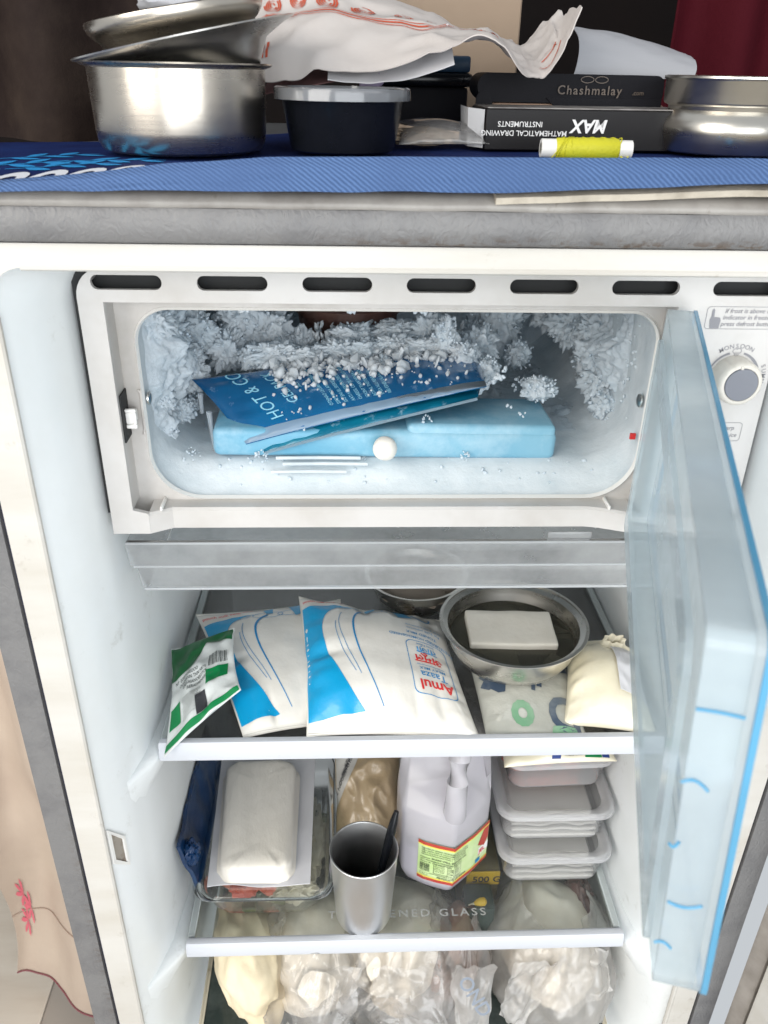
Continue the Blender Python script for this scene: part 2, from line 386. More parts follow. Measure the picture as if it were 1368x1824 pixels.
def add_sheet(bm, f, nu, nv, thick=0, cull=None):
    g = [[Vector(f(i/nu, j/nv)) for j in range(nv+1)] for i in range(nu+1)]
    vs = [[bm.verts.new(g[i][j]) for j in range(nv+1)] for i in range(nu+1)]
    for i in range(nu):
        for j in range(nv): bm.faces.new((vs[i][j], vs[i+1][j], vs[i+1][j+1], vs[i][j+1]))
    if thick:
        def nrm(i, j):
            a = g[min(i+1, nu)][j] - g[max(i-1, 0)][j]; b = g[i][min(j+1, nv)] - g[i][max(j-1, 0)]
            n = a.cross(b); return n.normalized() if n.length > 1e-12 else Vector((0, 0, 1))
        ws = [[bm.verts.new(g[i][j] - nrm(i, j)*thick) for j in range(nv+1)] for i in range(nu+1)]
        for i in range(nu):
            for j in range(nv): bm.faces.new((ws[i][j+1], ws[i+1][j+1], ws[i+1][j], ws[i][j]))
        for i in range(nu):
            bm.faces.new((vs[i][0], ws[i][0], ws[i+1][0], vs[i+1][0])); bm.faces.new((vs[i+1][nv], ws[i+1][nv], ws[i][nv], vs[i][nv]))
        for j in range(nv):
            bm.faces.new((vs[0][j+1], ws[0][j+1], ws[0][j], vs[0][j])); bm.faces.new((vs[nu][j], ws[nu][j], ws[nu][j+1], vs[nu][j+1]))
    return bm
def nz(p, s, seed=0): return noise.noise(Vector(p)*s + Vector((seed*7.3, seed*3.1, seed*5.7)))
def ridge(p, s, seed=0): return 1 - abs(noise.noise(Vector(p)*s + Vector((seed*7.3, seed*3.1, seed*5.7))))*2
def sgnpow(v, e): return math.copysign(abs(v)**e, v)
def add_blob(bm, c, rad, seed=0, amp=.12, fr=3.0, rg=.10, rfr=4.0, sub=5, floor=None, sq=1.0, mtx=None):
    t = bmesh.new(); bmesh.ops.create_icosphere(t, subdivisions=sub, radius=1)
    for v in t.verts:
        d = v.co.normalized(); q = Vector((sgnpow(d.x, sq), sgnpow(d.y, sq), sgnpow(d.z, sq))) if sq != 1 else d
        k = 1 + amp*nz(d, fr, seed) + .5*amp*nz(d, fr*2.3, seed+5) + rg*(ridge(d, rfr, seed+9)-.5) + rg*.45*(ridge(d, rfr*2.4, seed+3)-.5)
        p = Vector((q.x*rad[0], q.y*rad[1], q.z*rad[2]))*k
        if mtx is not None: p = mtx @ p
        p += Vector(c)
        if floor is not None and p.z < floor: p.z = floor + (p.z-floor)*.03
        v.co = p
    join(bm, t); return bm

class Pillow:
    """a filled pouch between four corners (front-left, front-right, back-right, back-left)"""
    def __init__(s, c, T, Tb, pinch=(.03, .05), wr=.0015, seed=0, e=.62, n=64, up=None, seal=0.0):
        s.c = [Vector(p) for p in c]; s.T, s.Tb, s.pinch, s.wr, s.seed, s.e, s.n, s.seal = T, Tb, pinch, wr, seed, e, n, seal
        N = (s.c[1]-s.c[0]).cross(s.c[3]-s.c[0]).normalized(); s.N = N if N.z > 0 else -N
        s.w = ((s.c[1]-s.c[0]).length + (s.c[2]-s.c[3]).length)/2; s.h = ((s.c[3]-s.c[0]).length + (s.c[2]-s.c[1]).length)/2
    def base(s, u, v):
        pu = .5 + (u-.5)*(1 - s.pinch[0]*4*v*(1-v)); pv = .5 + (v-.5)*(1 - s.pinch[1]*4*u*(1-u))
        a = s.c[0].lerp(s.c[1], pu); b = s.c[3].lerp(s.c[2], pu); return a.lerp(b, pv)
    def hgt(s, u, v):
        vv = min(1, max(0, (v-s.seal)/(1-2*s.seal)))
        a = max(0, 4*u*(1-u)); b = max(0, 4*vv*(1-vv)); return (a**s.e)*(b**s.e)
    def wrk(s, u, v):
        edge = min(u, 1-u, v, 1-v)
        g = math.exp(-edge*6)
        p = Vector((u*s.w, v*s.h, 0))*1.0
        # radial puckers from the corners and along the sealed ends
        a = nz((u*s.w*.9, v*s.h*.25, 0), 90, s.seed)*math.exp(-min(v, 1-v)*7)
        b = nz((u*s.w*.25, v*s.h*.9, 3), 90, s.seed)*math.exp(-min(u, 1-u)*7)
        dent = -.0 if not getattr(s, 'dent', None) else -sum(d_*math.exp(-((u-u_)/a_)**2 - ((v-v_)/b_)**2) for u_, v_, a_, b_, d_ in s.dent)*min(1, edge*10)
        return s.wr*(1.3*(a+b)*min(1, edge*14) + .6*nz(p, 28, s.seed+2)*min(1, edge*8)) + dent
    def P(s, u, v, off=0):
        return s.base(u, v) + s.N*(s.T*s.hgt(u, v) + s.wrk(u, v) + off)
    def Q(s, u, v): return s.base(u, v) - s.N*(s.Tb*s.hgt(u, v) + .0006)
    def build(s, name, mat, parent):
        bm = B(); n = s.n
        def crv(k): k = k/n; return k + .0*k
        vs = [[bm.verts.new(s.P(i/n, j/n)) for j in range(n+1)] for i in range(n+1)]
        ws = [[bm.verts.new(s.Q(i/n, j/n)) for j in range(n+1)] for i in range(n+1)]
        for i in range(n):
            for j in range(n):
                bm.faces.new((vs[i][j], vs[i+1][j], vs[i+1][j+1], vs[i][j+1])); bm.faces.new((ws[i][j+1], ws[i+1][j+1], ws[i+1][j], ws[i][j]))
        for i in range(n):
            bm.faces.new((vs[i][0], ws[i][0], ws[i+1][0], vs[i+1][0])); bm.faces.new((vs[i+1][n], ws[i+1][n], ws[i][n], vs[i][n]))
            bm.faces.new((vs[0][i+1], ws[0][i+1], ws[0][i], vs[0][i])); bm.faces.new((vs[n][i], ws[n][i], ws[n][i+1], vs[n][i+1]))
        return fin(bm, name, mat, parent, sharp=70)

# flat print that follows the surface it is printed on -----------------------------------
def split_long(t, lim):
    for _ in range(6):
        es = [e for e in t.edges if (e.verts[0].co - e.verts[1].co).length > lim]
        if not es: break
        bmesh.ops.subdivide_edges(t, edges=es, cuts=1); bmesh.ops.triangulate(t, faces=[f for f in t.faces if len(f.verts) > 3])
def text_bm(s, size=1.0, bold=0, align='LEFT', spacing=1.0, shear=0):
    cu = bpy.data.curves.new('txt', 'FONT'); cu.body = s; cu.size = size; cu.align_x = align; cu.offset = bold*size; cu.resolution_u = 3
    cu.space_character = spacing; cu.shear = shear; cu.fill_mode = 'BOTH' if hasattr(cu, 'fill_mode') else cu.fill_mode
    o = bpy.data.objects.new('txt', cu); link(o)
    dg = bpy.context.evaluated_depsgraph_get(); me = bpy.data.meshes.new_from_object(o.evaluated_get(dg))
    t = bmesh.new(); t.from_mesh(me); bpy.data.objects.remove(o); bpy.data.curves.remove(cu); bpy.data.meshes.remove(me)
    bmesh.ops.triangulate(t, faces=t.faces[:]); return t
def poly_bm(lp, holes=()):
    t = bmesh.new(); es = []
    for q in [lp] + list(holes):
        vs = [t.verts.new((a, b, 0)) for a, b in q]; es += [t.edges.new((vs[i], vs[(i+1) % len(vs)])) for i in range(len(vs))]
    bmesh.ops.triangle_fill(t, use_beauty=True, use_dissolve=False, edges=es); return t
def line_bm(pts, wd):
    t = bmesh.new(); L = []
    for i, p in enumerate(pts):
        a = Vector(pts[max(i-1, 0)]); b = Vector(pts[min(i+1, len(pts)-1)]); d = (b-a).normalized(); n = Vector((-d.y, d.x))
        k = wd if not callable(wd) else wd(i/(len(pts)-1))
        L.append((t.verts.new((p[0]+n.x*k/2, p[1]+n.y*k/2, 0)), t.verts.new((p[0]-n.x*k/2, p[1]-n.y*k/2, 0))))
    for a, b in zip(L, L[1:]): t.faces.new((a[0], a[1], b[1], b[0]))
    return t
def place2d(t, o, ang=0, sc_=1):
    c, s = math.cos(ang), math.sin(ang)
    for v in t.verts: v.co = Vector((o[0] + sc_*(c*v.co.x - s*v.co.y), o[1] + sc_*(s*v.co.x + c*v.co.y), 0))
    return t
def decal(ts, f, name, mat, parent, lim=.004, split=False):
    bm = B()
    for t in ts:
        if lim: split_long(t, lim)
        join(bm, t)
    for v in bm.verts: v.co = Vector(f(v.co.x, v.co.y))
    return (fin_split if split else fin)(bm, name, mat, parent, recalc=False)
def bez(p0, p1, p2, p3, n=20):
    o = []
    for i in range(n+1):
        t = i/n; a = (1-t)**3; b = 3*t*(1-t)**2; c = 3*t*t*(1-t); d = t**3
        o.append((a*p0[0]+b*p1[0]+c*p2[0]+d*p3[0], a*p0[1]+b*p1[1]+c*p2[1]+d*p3[1]))
    return o
random.seed(4)

# ------------------------------------------------------------------ the setting
o = box('floor', m_grout, None, -2.2, .2, -1.0, 2.0, -.03, -.004); o['kind'] = 'structure'
floor = o
tile = None
for i in range(5):
    for j in range(3):
        a0 = -1.25 + i*.152; b0 = -.35 + j*.602 + (.3 if i % 2 else 0)
        t = box('tile', m_tile, floor, a0, a0+.149, b0, b0+.598, -.012, 0, bev=.0015, seg=1)
o = box('back_wall', m_brownwall, None, -1.6, 1.6, 1.25, 1.3, -.004, 2.4); o['kind'] = 'structure'

# ------------------------------------------------------------------ refrigerator
fr = thing('refrigerator', 'open single-door refrigerator with white liner, grey steel cabinet and iced-up freezer box', 'refrigerator', (0, .25, 0))
def fy(a, b, t): return (a, t, b)
def lerp_tab(tab, x):
    for (x0, v0), (x1, v1) in zip(tab, tab[1:]):
        if x <= x1:
            k = (x-x0)/(x1-x0); k = max(0, k); return v0 + (v1-v0)*k
    return tab[-1][1]
WX = [(0, .2405), (.006, .2385), (.015, .2340), (.03, .2275), (.06, .2195), (.10, .2145), (.40, .2060)]
def wx(y): return lerp_tab(WX, y)
ys = [0, .003, .006, .010, .015, .022, .03, .04, .05, .06, .08, .10, .16, .22, .28, .34, .38, .395]
rings = []
for y in ys:
    a = wx(y); zt = 1.106 - .0015*min(1, y/.02); rr = .020 + .02*min(1, y/.1)
    k = 0 if y < .38 else (.012 if y > .39 else .003)
    rings.append([(p[0], y, p[1]) for p in rrect(-a+k, a-k, .22+k, zt-k, rr, 8)])
liner = fin(add_loft(B(), rings, cap1=True), 'liner', m_liner, fr, sharp=50)
fl = fin(add_plate(B(), rrect(-.2590, .2610, .10, 1.1182, .006, 4), [rrect(-.2405, .2405, .22, 1.106, .020, 8)], 0, .012, fy), 'flange', m_flange, fr)
bm = B(); add_tube(bm, [(-.2400, .0015, .25), (-.2400, .0015, 1.08)], .0022, 8); add_tube(bm, [(.2400, .0015, .25), (.2400, .0015, 1.08)], .0022, 8)
add_tube(bm, [(-.222, .0015, 1.1062), (.222, .0015, 1.1062)], .0022, 8)
fin_split(bm, 'flange_lip', m_flange, fr)
fin(add_plate(B(), rrect(-.264, .266, .08, 1.1215, .004, 3), [rrect(-.2588, .2608, .12, 1.1180, .004, 3)], .003, .010, fy), 'gasket_gap', m_gasket_dark, fr)
cab = fin(add_plate(B(), rrect(-.2800, .2810, .04, 1.130, .004, 3), [rrect(-.2612, .2632, .09, 1.1196, .004, 3)], -.001, .02, fy), 'cabinet_front', m_cab, fr)
bm = B(); add_box(bm, -.2800, -.2780, .02, .56, .04, 1.12); add_box(bm, .2790, .2810, .02, .56, .04, 1.12); add_box(bm, -.2800, .2810, .556, .56, .04, 1.12)
add_box(bm, -.2800, .2810, .02, .56, .04, .06); add_box(bm, -.2800, .2810, .03, .56, 1.128, 1.1440)
fin_split(bm, 'cabinet_shell', m_cab, fr)
prof = [(.018, 1.1194), (-.003, 1.1194), (-.0048, 1.121), (-.0054, 1.128), (-.0052, 1.1345), (-.0042, 1.1365)]
fin(add_loft(B(), [[(x, y, z) for y, z in prof] for x in [-.2805 + .562*i/40 for i in range(41)]], closed=False), 'top_rail', m_cab, fr, sharp=60)
prof = [(-.0042, 1.1366), (-.0052, 1.1375), (-.0048, 1.1400), (-.0020, 1.1432), (.004, 1.1452), (.034, 1.1456)]
fin(add_loft(B(), [[(x, y, z + .0004*nz((x, 0, 0), 30)) for y, z in prof] for x in [-.2805 + .562*i/60 for i in range(61)]], closed=False), 'top_rail_edge', m_railtop, fr, sharp=60)

# freezer front panel with seven slots
def slot(cx, cz, hl, hh): return rrect(cx-hl, cx+hl, cz-hh, cz+hh, hh*.98, 6)
outer = rrect(-.2135, .2148, 1.00, 1.0950, [.012, .018, 0.0001, 0.0001], 8)[:18]
outer += [(-.2135, .9165), (-.1885, .9165), (-.1885, .9318), (-.1985, .9345), (-.1985, 1.0745), (.1480, 1.0745), (.1480, .9318), (.1440, .9318), (.1440, .9165), (.2148, .9165)]
slots = [slot(-.1836 + .0619*i, 1.0862 - .0001*i, .0207, .0043) for i in range(7)]
for a_ in ((-.2168, -.2137, .930, 1.0800), (-.2168, -.2055, 1.0800, 1.0975), (-.2055, .2100, 1.0952, 1.0975), (.2150, .2176, .930, 1.0975)):
    box('panel_gap_shade', m_dark, fr, a_[0], a_[1], .0600, .0640, a_[2], a_[3])  # black strips put in for the shade in the gap round the panel
panel = fin(add_plate(B(), outer, slots, .0550, .0585, fy), 'freezer_panel', m_panel, fr, sharp=30)
bm = B()
for lp in ([(-.2135, .9165), (-.2135, 1.077), (-.199, 1.093)], [(-.1985, .9345), (-.1985, 1.0745), (.1480, 1.0745), (.1480, .9318)], [(.2148, 1.085), (.2148, .9165)], [(-.199, 1.095), (.205, 1.095)]):
    add_loft(bm, [[(a, .0585, b) for a, b in lp], [(a, .0770, b) for a, b in lp]], closed=False)
fin_split(bm, 'panel_side', m_panel, fr, sharp=30, recalc=False)
OP = (-.1878, .1473, .9338, 1.0660)
hole = rrect(OP[0], OP[1], OP[2], OP[3], [.020, .022, .034, .034], 10)
rec = fin(add_plate(B(), [(-.2125, .917), (.2135, .917), (.2135, 1.0945), (-.2125, 1.0945)], [hole], .0750, .0790, fy), 'freezer_recess', m_recess, fr, sharp=30)
fin(add_loft(B(), [[(a, .0748, b) for a, b in rrect(OP[0]-.0008, OP[1]+.0008, OP[2]-.0008, OP[3]+.0008, [.021, .023, .035, .035], 10)], [(a, .0728, b) for a, b in rrect(OP[0]+.0004, OP[1]-.0004, OP[2]+.0004, OP[3]-.0004, [.020, .022, .034, .034], 10)],
              [(a, .0765, b) for a, b in rrect(OP[0]+.0014, OP[1]-.0014, OP[2]+.0014, OP[3]-.0014, [.019, .021, .033, .033], 10)]]), 'opening_rim', m_white, fr)
box('slot_shade', m_dark, fr, -.2120, .2130, .0665, .0690, 1.0770, 1.0940)  # black plate painting the dark of the air gap behind the slots
# lower bar of the frame, set back between two chamfered ends
st = [(-.1885, .0552), (-.1800, .0600), (-.1740, .0632), (.1130, .0632), (.1230, .0610), (.1390, .0552), (.1440, .0552)]
fin(add_loft(B(), [[(x, y, .9165), (x, y, .9300), (x, y+.0015, .9318), (x, .0752, .9325), (x, .0752, .9165)] for x, y in st], True, True), 'freezer_bar', m_panel, fr, sharp=20)
bm = B(); add_box(bm, -.1815, -.1797, .0585, .0745, .9318, .9350, .0006, 1); add_box(bm, .1265, .1283, .0585, .0745, .9318, .9350, .0006, 1)
fin_split(bm, 'bar_rib', m_white, fr)
# latch on the left of the recess
lat = box('latch', m_white, fr, -.1975, -.1915, .0640, .0735, .9930, 1.0010, bev=.001)
bm = B(); add_box(bm, -.1975, -.1905, .0635, .0660, .9900, .9930, .0006, 1); add_box(bm, -.1975, -.1905, .0635, .0660, 1.0010, 1.0035, .0006, 1); add_box(bm, -.1930, -.1905, .0635, .0660, .9930, 1.0010, .0005, 1)
fin_split(bm, 'catch', m_white, lat)
bm = B(); add_tube(bm, [(-.1895, .0742, 1.013), (-.1885, .0742, 1.011), (-.1885, .0742, .985), (-.1895, .0742, .982)], .0011, 8)
fin(bm, 'latch_moulding', m_recess, lat)
box('latch_slot_shade', m_dark, fr, -.1984, -.1975, .0590, .0745, .9820, 1.0140)
def disc_y(bm, c, prof, seg=24):  # lathe about the y axis, facing the camera
    return add_lathe(bm, prof, c, seg, Matrix.Rotation(R(90), 4, 'X').to_3x3())
for x, z in ((-.1862, 1.0040), (.1452, 1.0030)):
    s_ = fin(add_lathe(B(), [(.0048, 0), (.0046, .0010), (.0032, .0018), (0.0, .0020)], (x, .084, z), 20, Matrix.Rotation(R(90 if x < 0 else -90), 4, 'Y').to_3x3()), 'screw', m_bowl, fr)
box('frost_indicator', m_redink, fr, .1412, .1450, .0800, .0818, .9760, .9802)

# inside of the freezer: iced aluminium box
def fz(y):
    f0 = lerp_tab([(.075, .9338), (.082, .9360), (.092, .9455), (.102, .9508), (.13, .9520), (.4, .9540)], y)
    return f0
rings = []
ny = 46
for k in range(ny+1):
    y = .0765 + (.372-.0765)*k/ny
    d = min(1, (y-.0765)/.06)
    base = rrect(OP[0]-.004*d, OP[1]+.004*d, fz(y), OP[3]+.010*d, [.022, .024, .034, .034], 22)
    ring = []
    cx, cz = -.02, 1.0
    for a, b in base:
        p = Vector((a, y, b)); k_ = d*(.0042*nz(p, 28, 3) + .0030*nz(p, 70, 8) + .0018*nz(p, 160, 2))
        if b < .97: k_ *= .45
        dirv = Vector((cx-a, 0, cz-b)).normalized(); ring.append(p + dirv*(k_ + .002*d))
    rings.append(ring)
fbox = fin(add_loft(B(), rings, cap1=True), 'freezer_box', m_frostwall, fr, sharp=80)
bm = B()
for i, (xa, xb, z, y) in enumerate(((-.105, -.045, .9545, .0960), (-.100, -.040, .9520, .0915), (-.108, -.055, .9478, .0875))):
    add_tube(bm, [(xa, y, z), ((xa+xb)/2, y-.0005, z+.0006), (xb, y, z)], .0013, 8)
fin_split(bm, 'floor_rib', m_frostwall, fr)

# control panel print and knob
kn = Vector((.1905, .055, 1.0300))
def cp(a, b): return (a, .05475, b)
ts = [poly_bm(rrect(.1660, .2350, 1.0610, 1.0750, .0022, 5), [list(reversed(rrect(.1663, .2347, 1.0613, 1.0747, .0020, 5)))])]
for i, s in enumerate(('If frost is above red', 'indicator in freezer', 'press defrost button')):
    ts.append(place2d(text_bm(s, .0040, .008, shear=.2), (.1772 - .0006*i, 1.0710 - .0040*i)))
hand = [(.1695, 1.0615), (.1752, 1.0615), (.1756, 1.0665), (.1748, 1.0682), (.1712, 1.0685), (.1709, 1.0728), (.1701, 1.0738), (.1693, 1.0728), (.1694, 1.0690), (.1686, 1.0668)]
ts.append(poly_bm(hand))
ts.append(poly_bm(rrect(.1560, .2052, .9858, .9990, .0022, 5), [list(reversed(rrect(.1563, .2049, .9861, .9987, .0020, 5)))]))
ts.append(place2d(text_bm('Do not use sharp', .0042, .008, 'RIGHT', shear=.2), (.2000, .9938))); ts.append(place2d(text_bm('tool to remove ice', .0042, .008, 'RIGHT', shear=.2), (.2026, .9888)))
def arc_text(s, rad, a_mid, step, size):
    for i, ch in enumerate(s):
        a = R(a_mid - (i-(len(s)-1)/2)*step)
        ts.append(place2d(text_bm(ch, size, .008, 'CENTER'), (kn.x + rad*math.cos(a), kn.z + rad*math.sin(a)), a - math.pi/2))
arc_text('MONSOON', .0190, 92, 9.5, .0040); arc_text('SUMMER', .0190, -2, 9.5, .0040); arc_text('WINTER', .0190, 182, 9.5, .0040)
ts.append(place2d(text_bm('OFF', .0042, .008, shear=.15), (.1790, 1.0108)))
for a0, a1, w0, w1 in ((12, 74, .0022, .0012), (106, 165, .0013, .0011)):
    pts = [(kn.x + .0162*math.cos(R(a0+(a1-a0)*i/24)), kn.z + .0162*math.sin(R(a0+(a1-a0)*i/24))) for i in range(25)]
    ts.append(line_bm(pts, lambda k, w0=w0, w1=w1: w0+(w1-w0)*k))
cl = [(kn.x + .0000 + dx, kn.z + .0166 + dz) for dx, dz in bez((-.0020, -.0008), (-.0042, .0002), (-.0020, .0030), (-.0004, .0016), 8) + bez((-.0004, .0016), (.0012, .0036), (.0040, .0008), (.0018, -.0008), 8)]
ts.append(line_bm(cl + [cl[0]], .0004))
for i in range(3): ts.append(line_bm([(kn.x-.0012+.0011*i, kn.z+.0152), (kn.x-.0015+.0011*i, kn.z+.0142)], .0004))
decal(ts, cp, 'panel_print', m_ink, fr, lim=0)
rings = []
for r_, dy in ((.0143, .0), (.0145, -.003), (.0142, -.0112), (.0135, -.0142), (.0122, -.0152), (.0108, -.0152), (.0105, -.0145)):
    ring = []
    for i in range(96):
        a = 2*math.pi*i/96; fl_ = 1 - (.022 if (i % 8 == 0 and r_ > .0130) else 0)
        ring.append((kn.x + r_*fl_*math.cos(a), kn.y + dy, kn.z + r_*fl_*math.sin(a)))
    rings.append(ring)
knob = fin(add_loft(B(), rings, cap1=True), 'thermostat_knob', m_ivory, fr, sharp=40)
fin(disc_y(B(), (kn.x, kn.y-.0143, kn.z), [(.0104, 0), (.0104, .0010), (.0100, .0014), (0, .0014)], 40), 'knob_cap', m_knobcap, knob)
box('knob_pointer', m_ivory, knob, kn.x-.0026, kn.x-.0008, kn.y-.0159, kn.y-.0137, kn.z+.0098, kn.z+.0120, bev=.0003, seg=1,
    mtx=Matrix.Identity(4))

# clear chiller tray under the freezer
y0 = .060
tr = fin(add_loft(B(), [[(x0 if s < 0 else x1, y, z) for s in (-1, 1)] for x0, x1, y, z in
     ((-.2085, .2085, .0640, .9060), (-.2090, .2090, .0600, .9048), (-.2085, .2085, .0598, .9030), (-.2070, .2070, .0606, .8870), (-.2050, .2050, .0625, .8856), (-.2030, .2030, .0622, .8846), (-.2010, .2010, .0628, .8680), (-.2000, .2000, .0648, .8655), (-.1980, .1980, .0700, .8645), (-.1980, .1980, .3300, .8640))], closed=False), 'chiller_tray', m_tray, fr, sharp=25)
bm = B()
for x, hw, z in ((0, .2088, .9050), (0, .2055, .8858), (0, .2005, .8655)):
    add_tube(bm, [(-hw, .0610 if z > .9 else (.0618 if z > .88 else .0640), z), (hw, .0610 if z > .9 else (.0618 if z > .88 else .0640), z)], .0010, 6)
fin_split(bm, 'tray_edge', film('tray_edge_plastic', (.95, .97, 1), .7, .15, spec=.6, body=(.82, .85, .87)), tr)
bm = B()
for s in (-1, 1):
    add_loft(bm, [[(s*.2085, .0610, .9055), (s*.2085, .33, .9055)], [(s*.1985, .0640, .8650), (s*.1985, .33, .8650)]], closed=False)
fin_split(bm, 'tray_side', m_tray, tr, recalc=False)
box('tray_tab', m_tray, tr, .0880, .1200, .0640, .0660, .9060, .9115, bev=.0008)

# two glass shelves with white front trims, resting on rails moulded in the liner
def shelf(zt, yf, xl, xr, tz0, tz1, gm):
    g = box('glass_shelf', gm, fr, xl+.004, xr-.004, yf+.0075, .372, zt-.004, zt, bev=.0005, seg=1)
    bm = B(); pr = [(yf+.0100, tz0+.0005), (yf+.0020, tz0), (yf, tz0+.0020), (yf-.0004, (tz0+tz1)/2-.003), (yf+.0012, tz1-.0030), (yf+.0030, tz1-.0004), (yf+.0055, tz1), (yf+.0085, tz1-.0006), (yf+.0100, zt+.0006), (yf+.0130, zt+.0004), (yf+.0130, zt-.0046), (yf+.0100, zt-.0046)]
    add_loft(bm, [[(x, y, z) for y, z in pr] for x in (xl, xl+.0012, xr-.0012, xr)], True, True)
    t = fin(bm, 'shelf_trim', m_trim, g, sharp=30)
    bm = B()
    for s, x in ((-1, xl), (1, xr)):
        add_box(bm, x - (.0005 if s < 0 else .0060), x + (.0060 if s < 0 else .0005), yf+.0135, .372, zt-.0046, zt+.0022, .0008, 1)
    fin_split(bm, 'side_trim', pbr('pale_grey_trim', (.42, .46, .46), .35, dirt=(60, (.12, .11, .10), .64, .72)), g)
    for s in (-1, 1):
        rg = []
        for y in [yf-.035 + (.372-yf+.035)*i/24 for i in range(25)]:
            k = min(1, max(0, (y-(yf-.035))/.06)); k = k*k*(3-2*k); X = wx(max(0, y))+.002
            e = X - .205
            inx = X - .0005 - k*max(.004, e+.002)
            rg.append([(s*X, y, zt-.0055), (s*inx, y, zt-.0058), (s*inx, y, zt-.012), (s*(inx+.004*k), y, zt-.024), (s*X, y, zt-.050)])
        fin(add_loft(B(), rg, closed=False), 'liner_rail', m_liner, fr, sharp=60, recalc=False)
    return g
sh1 = shelf(.7115, .0600, -.2072, .2065, .6990, .7178, m_smoked)
sh2 = shelf(.4790, .0440, -.2045, .2045, .4680, .4850, m_glass)
decal([text_bm('TOUGHENED GLASS', .0125, .012, 'CENTER', 1.35)], lambda a, b: (.0020 + a*1.05, .0735 + b*.9, .4794), 'etched_text', pbr('etched_print', (.36, .37, .36), .7), sh2, lim=0)
cv = box('crisper_cover', m_darkglass, fr, -.2000, .2000, .0300, .370, .3560, .3600, bev=.001, seg=1)
bm = B(); add_box(bm, -.2035, -.1990, .0300, .370, .3540, .3630, .001, 1); add_box(bm, .1990, .2035, .0300, .370, .3540, .3630, .001, 1)
fin_split(bm, 'cover_trim', pbr('yellowed_trim', (.50, .46, .36), .5, dirt=(50, (.2, .15, .09), .55, .72)), cv)

# lamp-switch opening in the left wall
yw = .0120
def wl(y, z, dx=0): return (-(wx(y)) + dx, y, z)
bm = B(); ring_o = [(.0045, .6855), (.0190, .6620), (.0190, .6290), (.0045, .6480)]
io = [(.0070, .6790), (.0170, .6615), (.0170, .6345), (.0070, .6500)]
add_loft(bm, [[wl(y, z, .0004) for y, z in ring_o], [wl(y, z, .0020) for y, z in ring_o], [wl(y, z, .0020) for y, z in io], [wl(y, z, -.0030) for y, z in io]])
sw = fin(bm, 'switch_frame', m_white, fr, sharp=20)
bm = B(); bm.faces.new([bm.verts.new(wl(y, z, .0006)) for y, z in io]); fin(bm, 'switch_recess', pbr('brown_recess', (.30, .27, .23), .6, var=(60, (.12, .06, .03), .45, .65)), sw)

# main door, standing open on the right
md = Matrix.Translation((.284, -.006, 0)) @ Matrix.Rotation(R(-62), 4, 'Z')
door = box('main_door', m_cab, fr, .006, .53, -.001, .040, .06, 1.15, bev=.004, mtx=md @ Matrix.Translation((0, .008, 0)))
box('door_gasket', m_gasket_grey, door, .008, .024, -.006, .0075, .08, 1.12, bev=.003, mtx=md)
box('door_liner', m_flange, door, .026, .50, -.010, .0065, .09, 1.11, bev=.003, mtx=md)

# blue freezer flap, hinged on the right of the recess and swung open
TH = R(73.6); HX, HY = .1543, .0450
U = Vector((-math.cos(TH), -math.sin(TH), 0)); NI = Vector((-math.sin(TH), math.cos(TH), 0)); HP = Vector((HX, HY, 0))
FW, FZ0, FZ1, FT = .3375, .9291, 1.0753, .0125
def flp(a, b, t):   # the flap sags a little on its hinge, so its free end leans
    return HP + U*a + NI*(t + .0040 + (.0059*a/FW - .0006)*(b-(FZ0+FZ1)/2)/((FZ1-FZ0)/2)) + Vector((0, 0, b))
flap = fin(add_plate(B(), rrect(0, FW, FZ0, FZ1, [.006, .004, .004, .006], 6), [], -.0024, 0, flp), 'freezer_flap', m_flap, fr, sharp=30)
fin(add_plate(B(), rrect(0, FW, FZ0, FZ1, [.006, .004, .004, .006], 6), [rrect(.0024, FW-.0024, FZ0+.0024, FZ1-.0024, [.004, .003, .003, .004], 6)], .0001, FT, flp), 'flap_rim', m_flap, flap, sharp=30)
fin(add_plate(B(), rrect(.006, FW-.016, FZ0-.0005, FZ1-.016, [.012, .008, .004, .006], 6), [rrect(.018, FW-.030, FZ0+.014, FZ1-.030, .008, 6)], FT+.0002, FT+.0024, flp), 'flap_inner_frame', m_flap, flap, sharp=30)
fin(add_plate(B(), rrect(-.0006, FW+.0006, FZ0-.0006, FZ1+.0006, [.0066, .0046, .0046, .0066], 6), [rrect(.0014, FW-.0014, FZ0+.0014, FZ1-.0014, [.005, .003, .003, .005], 6)], -.0044, -.0025, flp), 'flap_edge', m_flap_edge, flap, sharp=30)
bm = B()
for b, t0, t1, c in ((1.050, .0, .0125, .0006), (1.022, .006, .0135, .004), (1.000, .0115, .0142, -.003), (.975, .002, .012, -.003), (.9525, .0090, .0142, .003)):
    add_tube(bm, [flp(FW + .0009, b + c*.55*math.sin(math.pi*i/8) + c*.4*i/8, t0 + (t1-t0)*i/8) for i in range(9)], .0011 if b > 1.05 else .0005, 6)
fin_split(bm, 'flap_streak', m_flap_edge, flap)  # blue strips drawn as reflections of the edges; topmost marks a moulded step
bm = B()
for z in (FZ0+.012, FZ1-.012): add_lathe(bm, [(.0032, -.004), (.0032, .004)], (HX+.001, HY+.0035, z), 16)
fin_split(bm, 'flap_hinge', m_flap, flap)

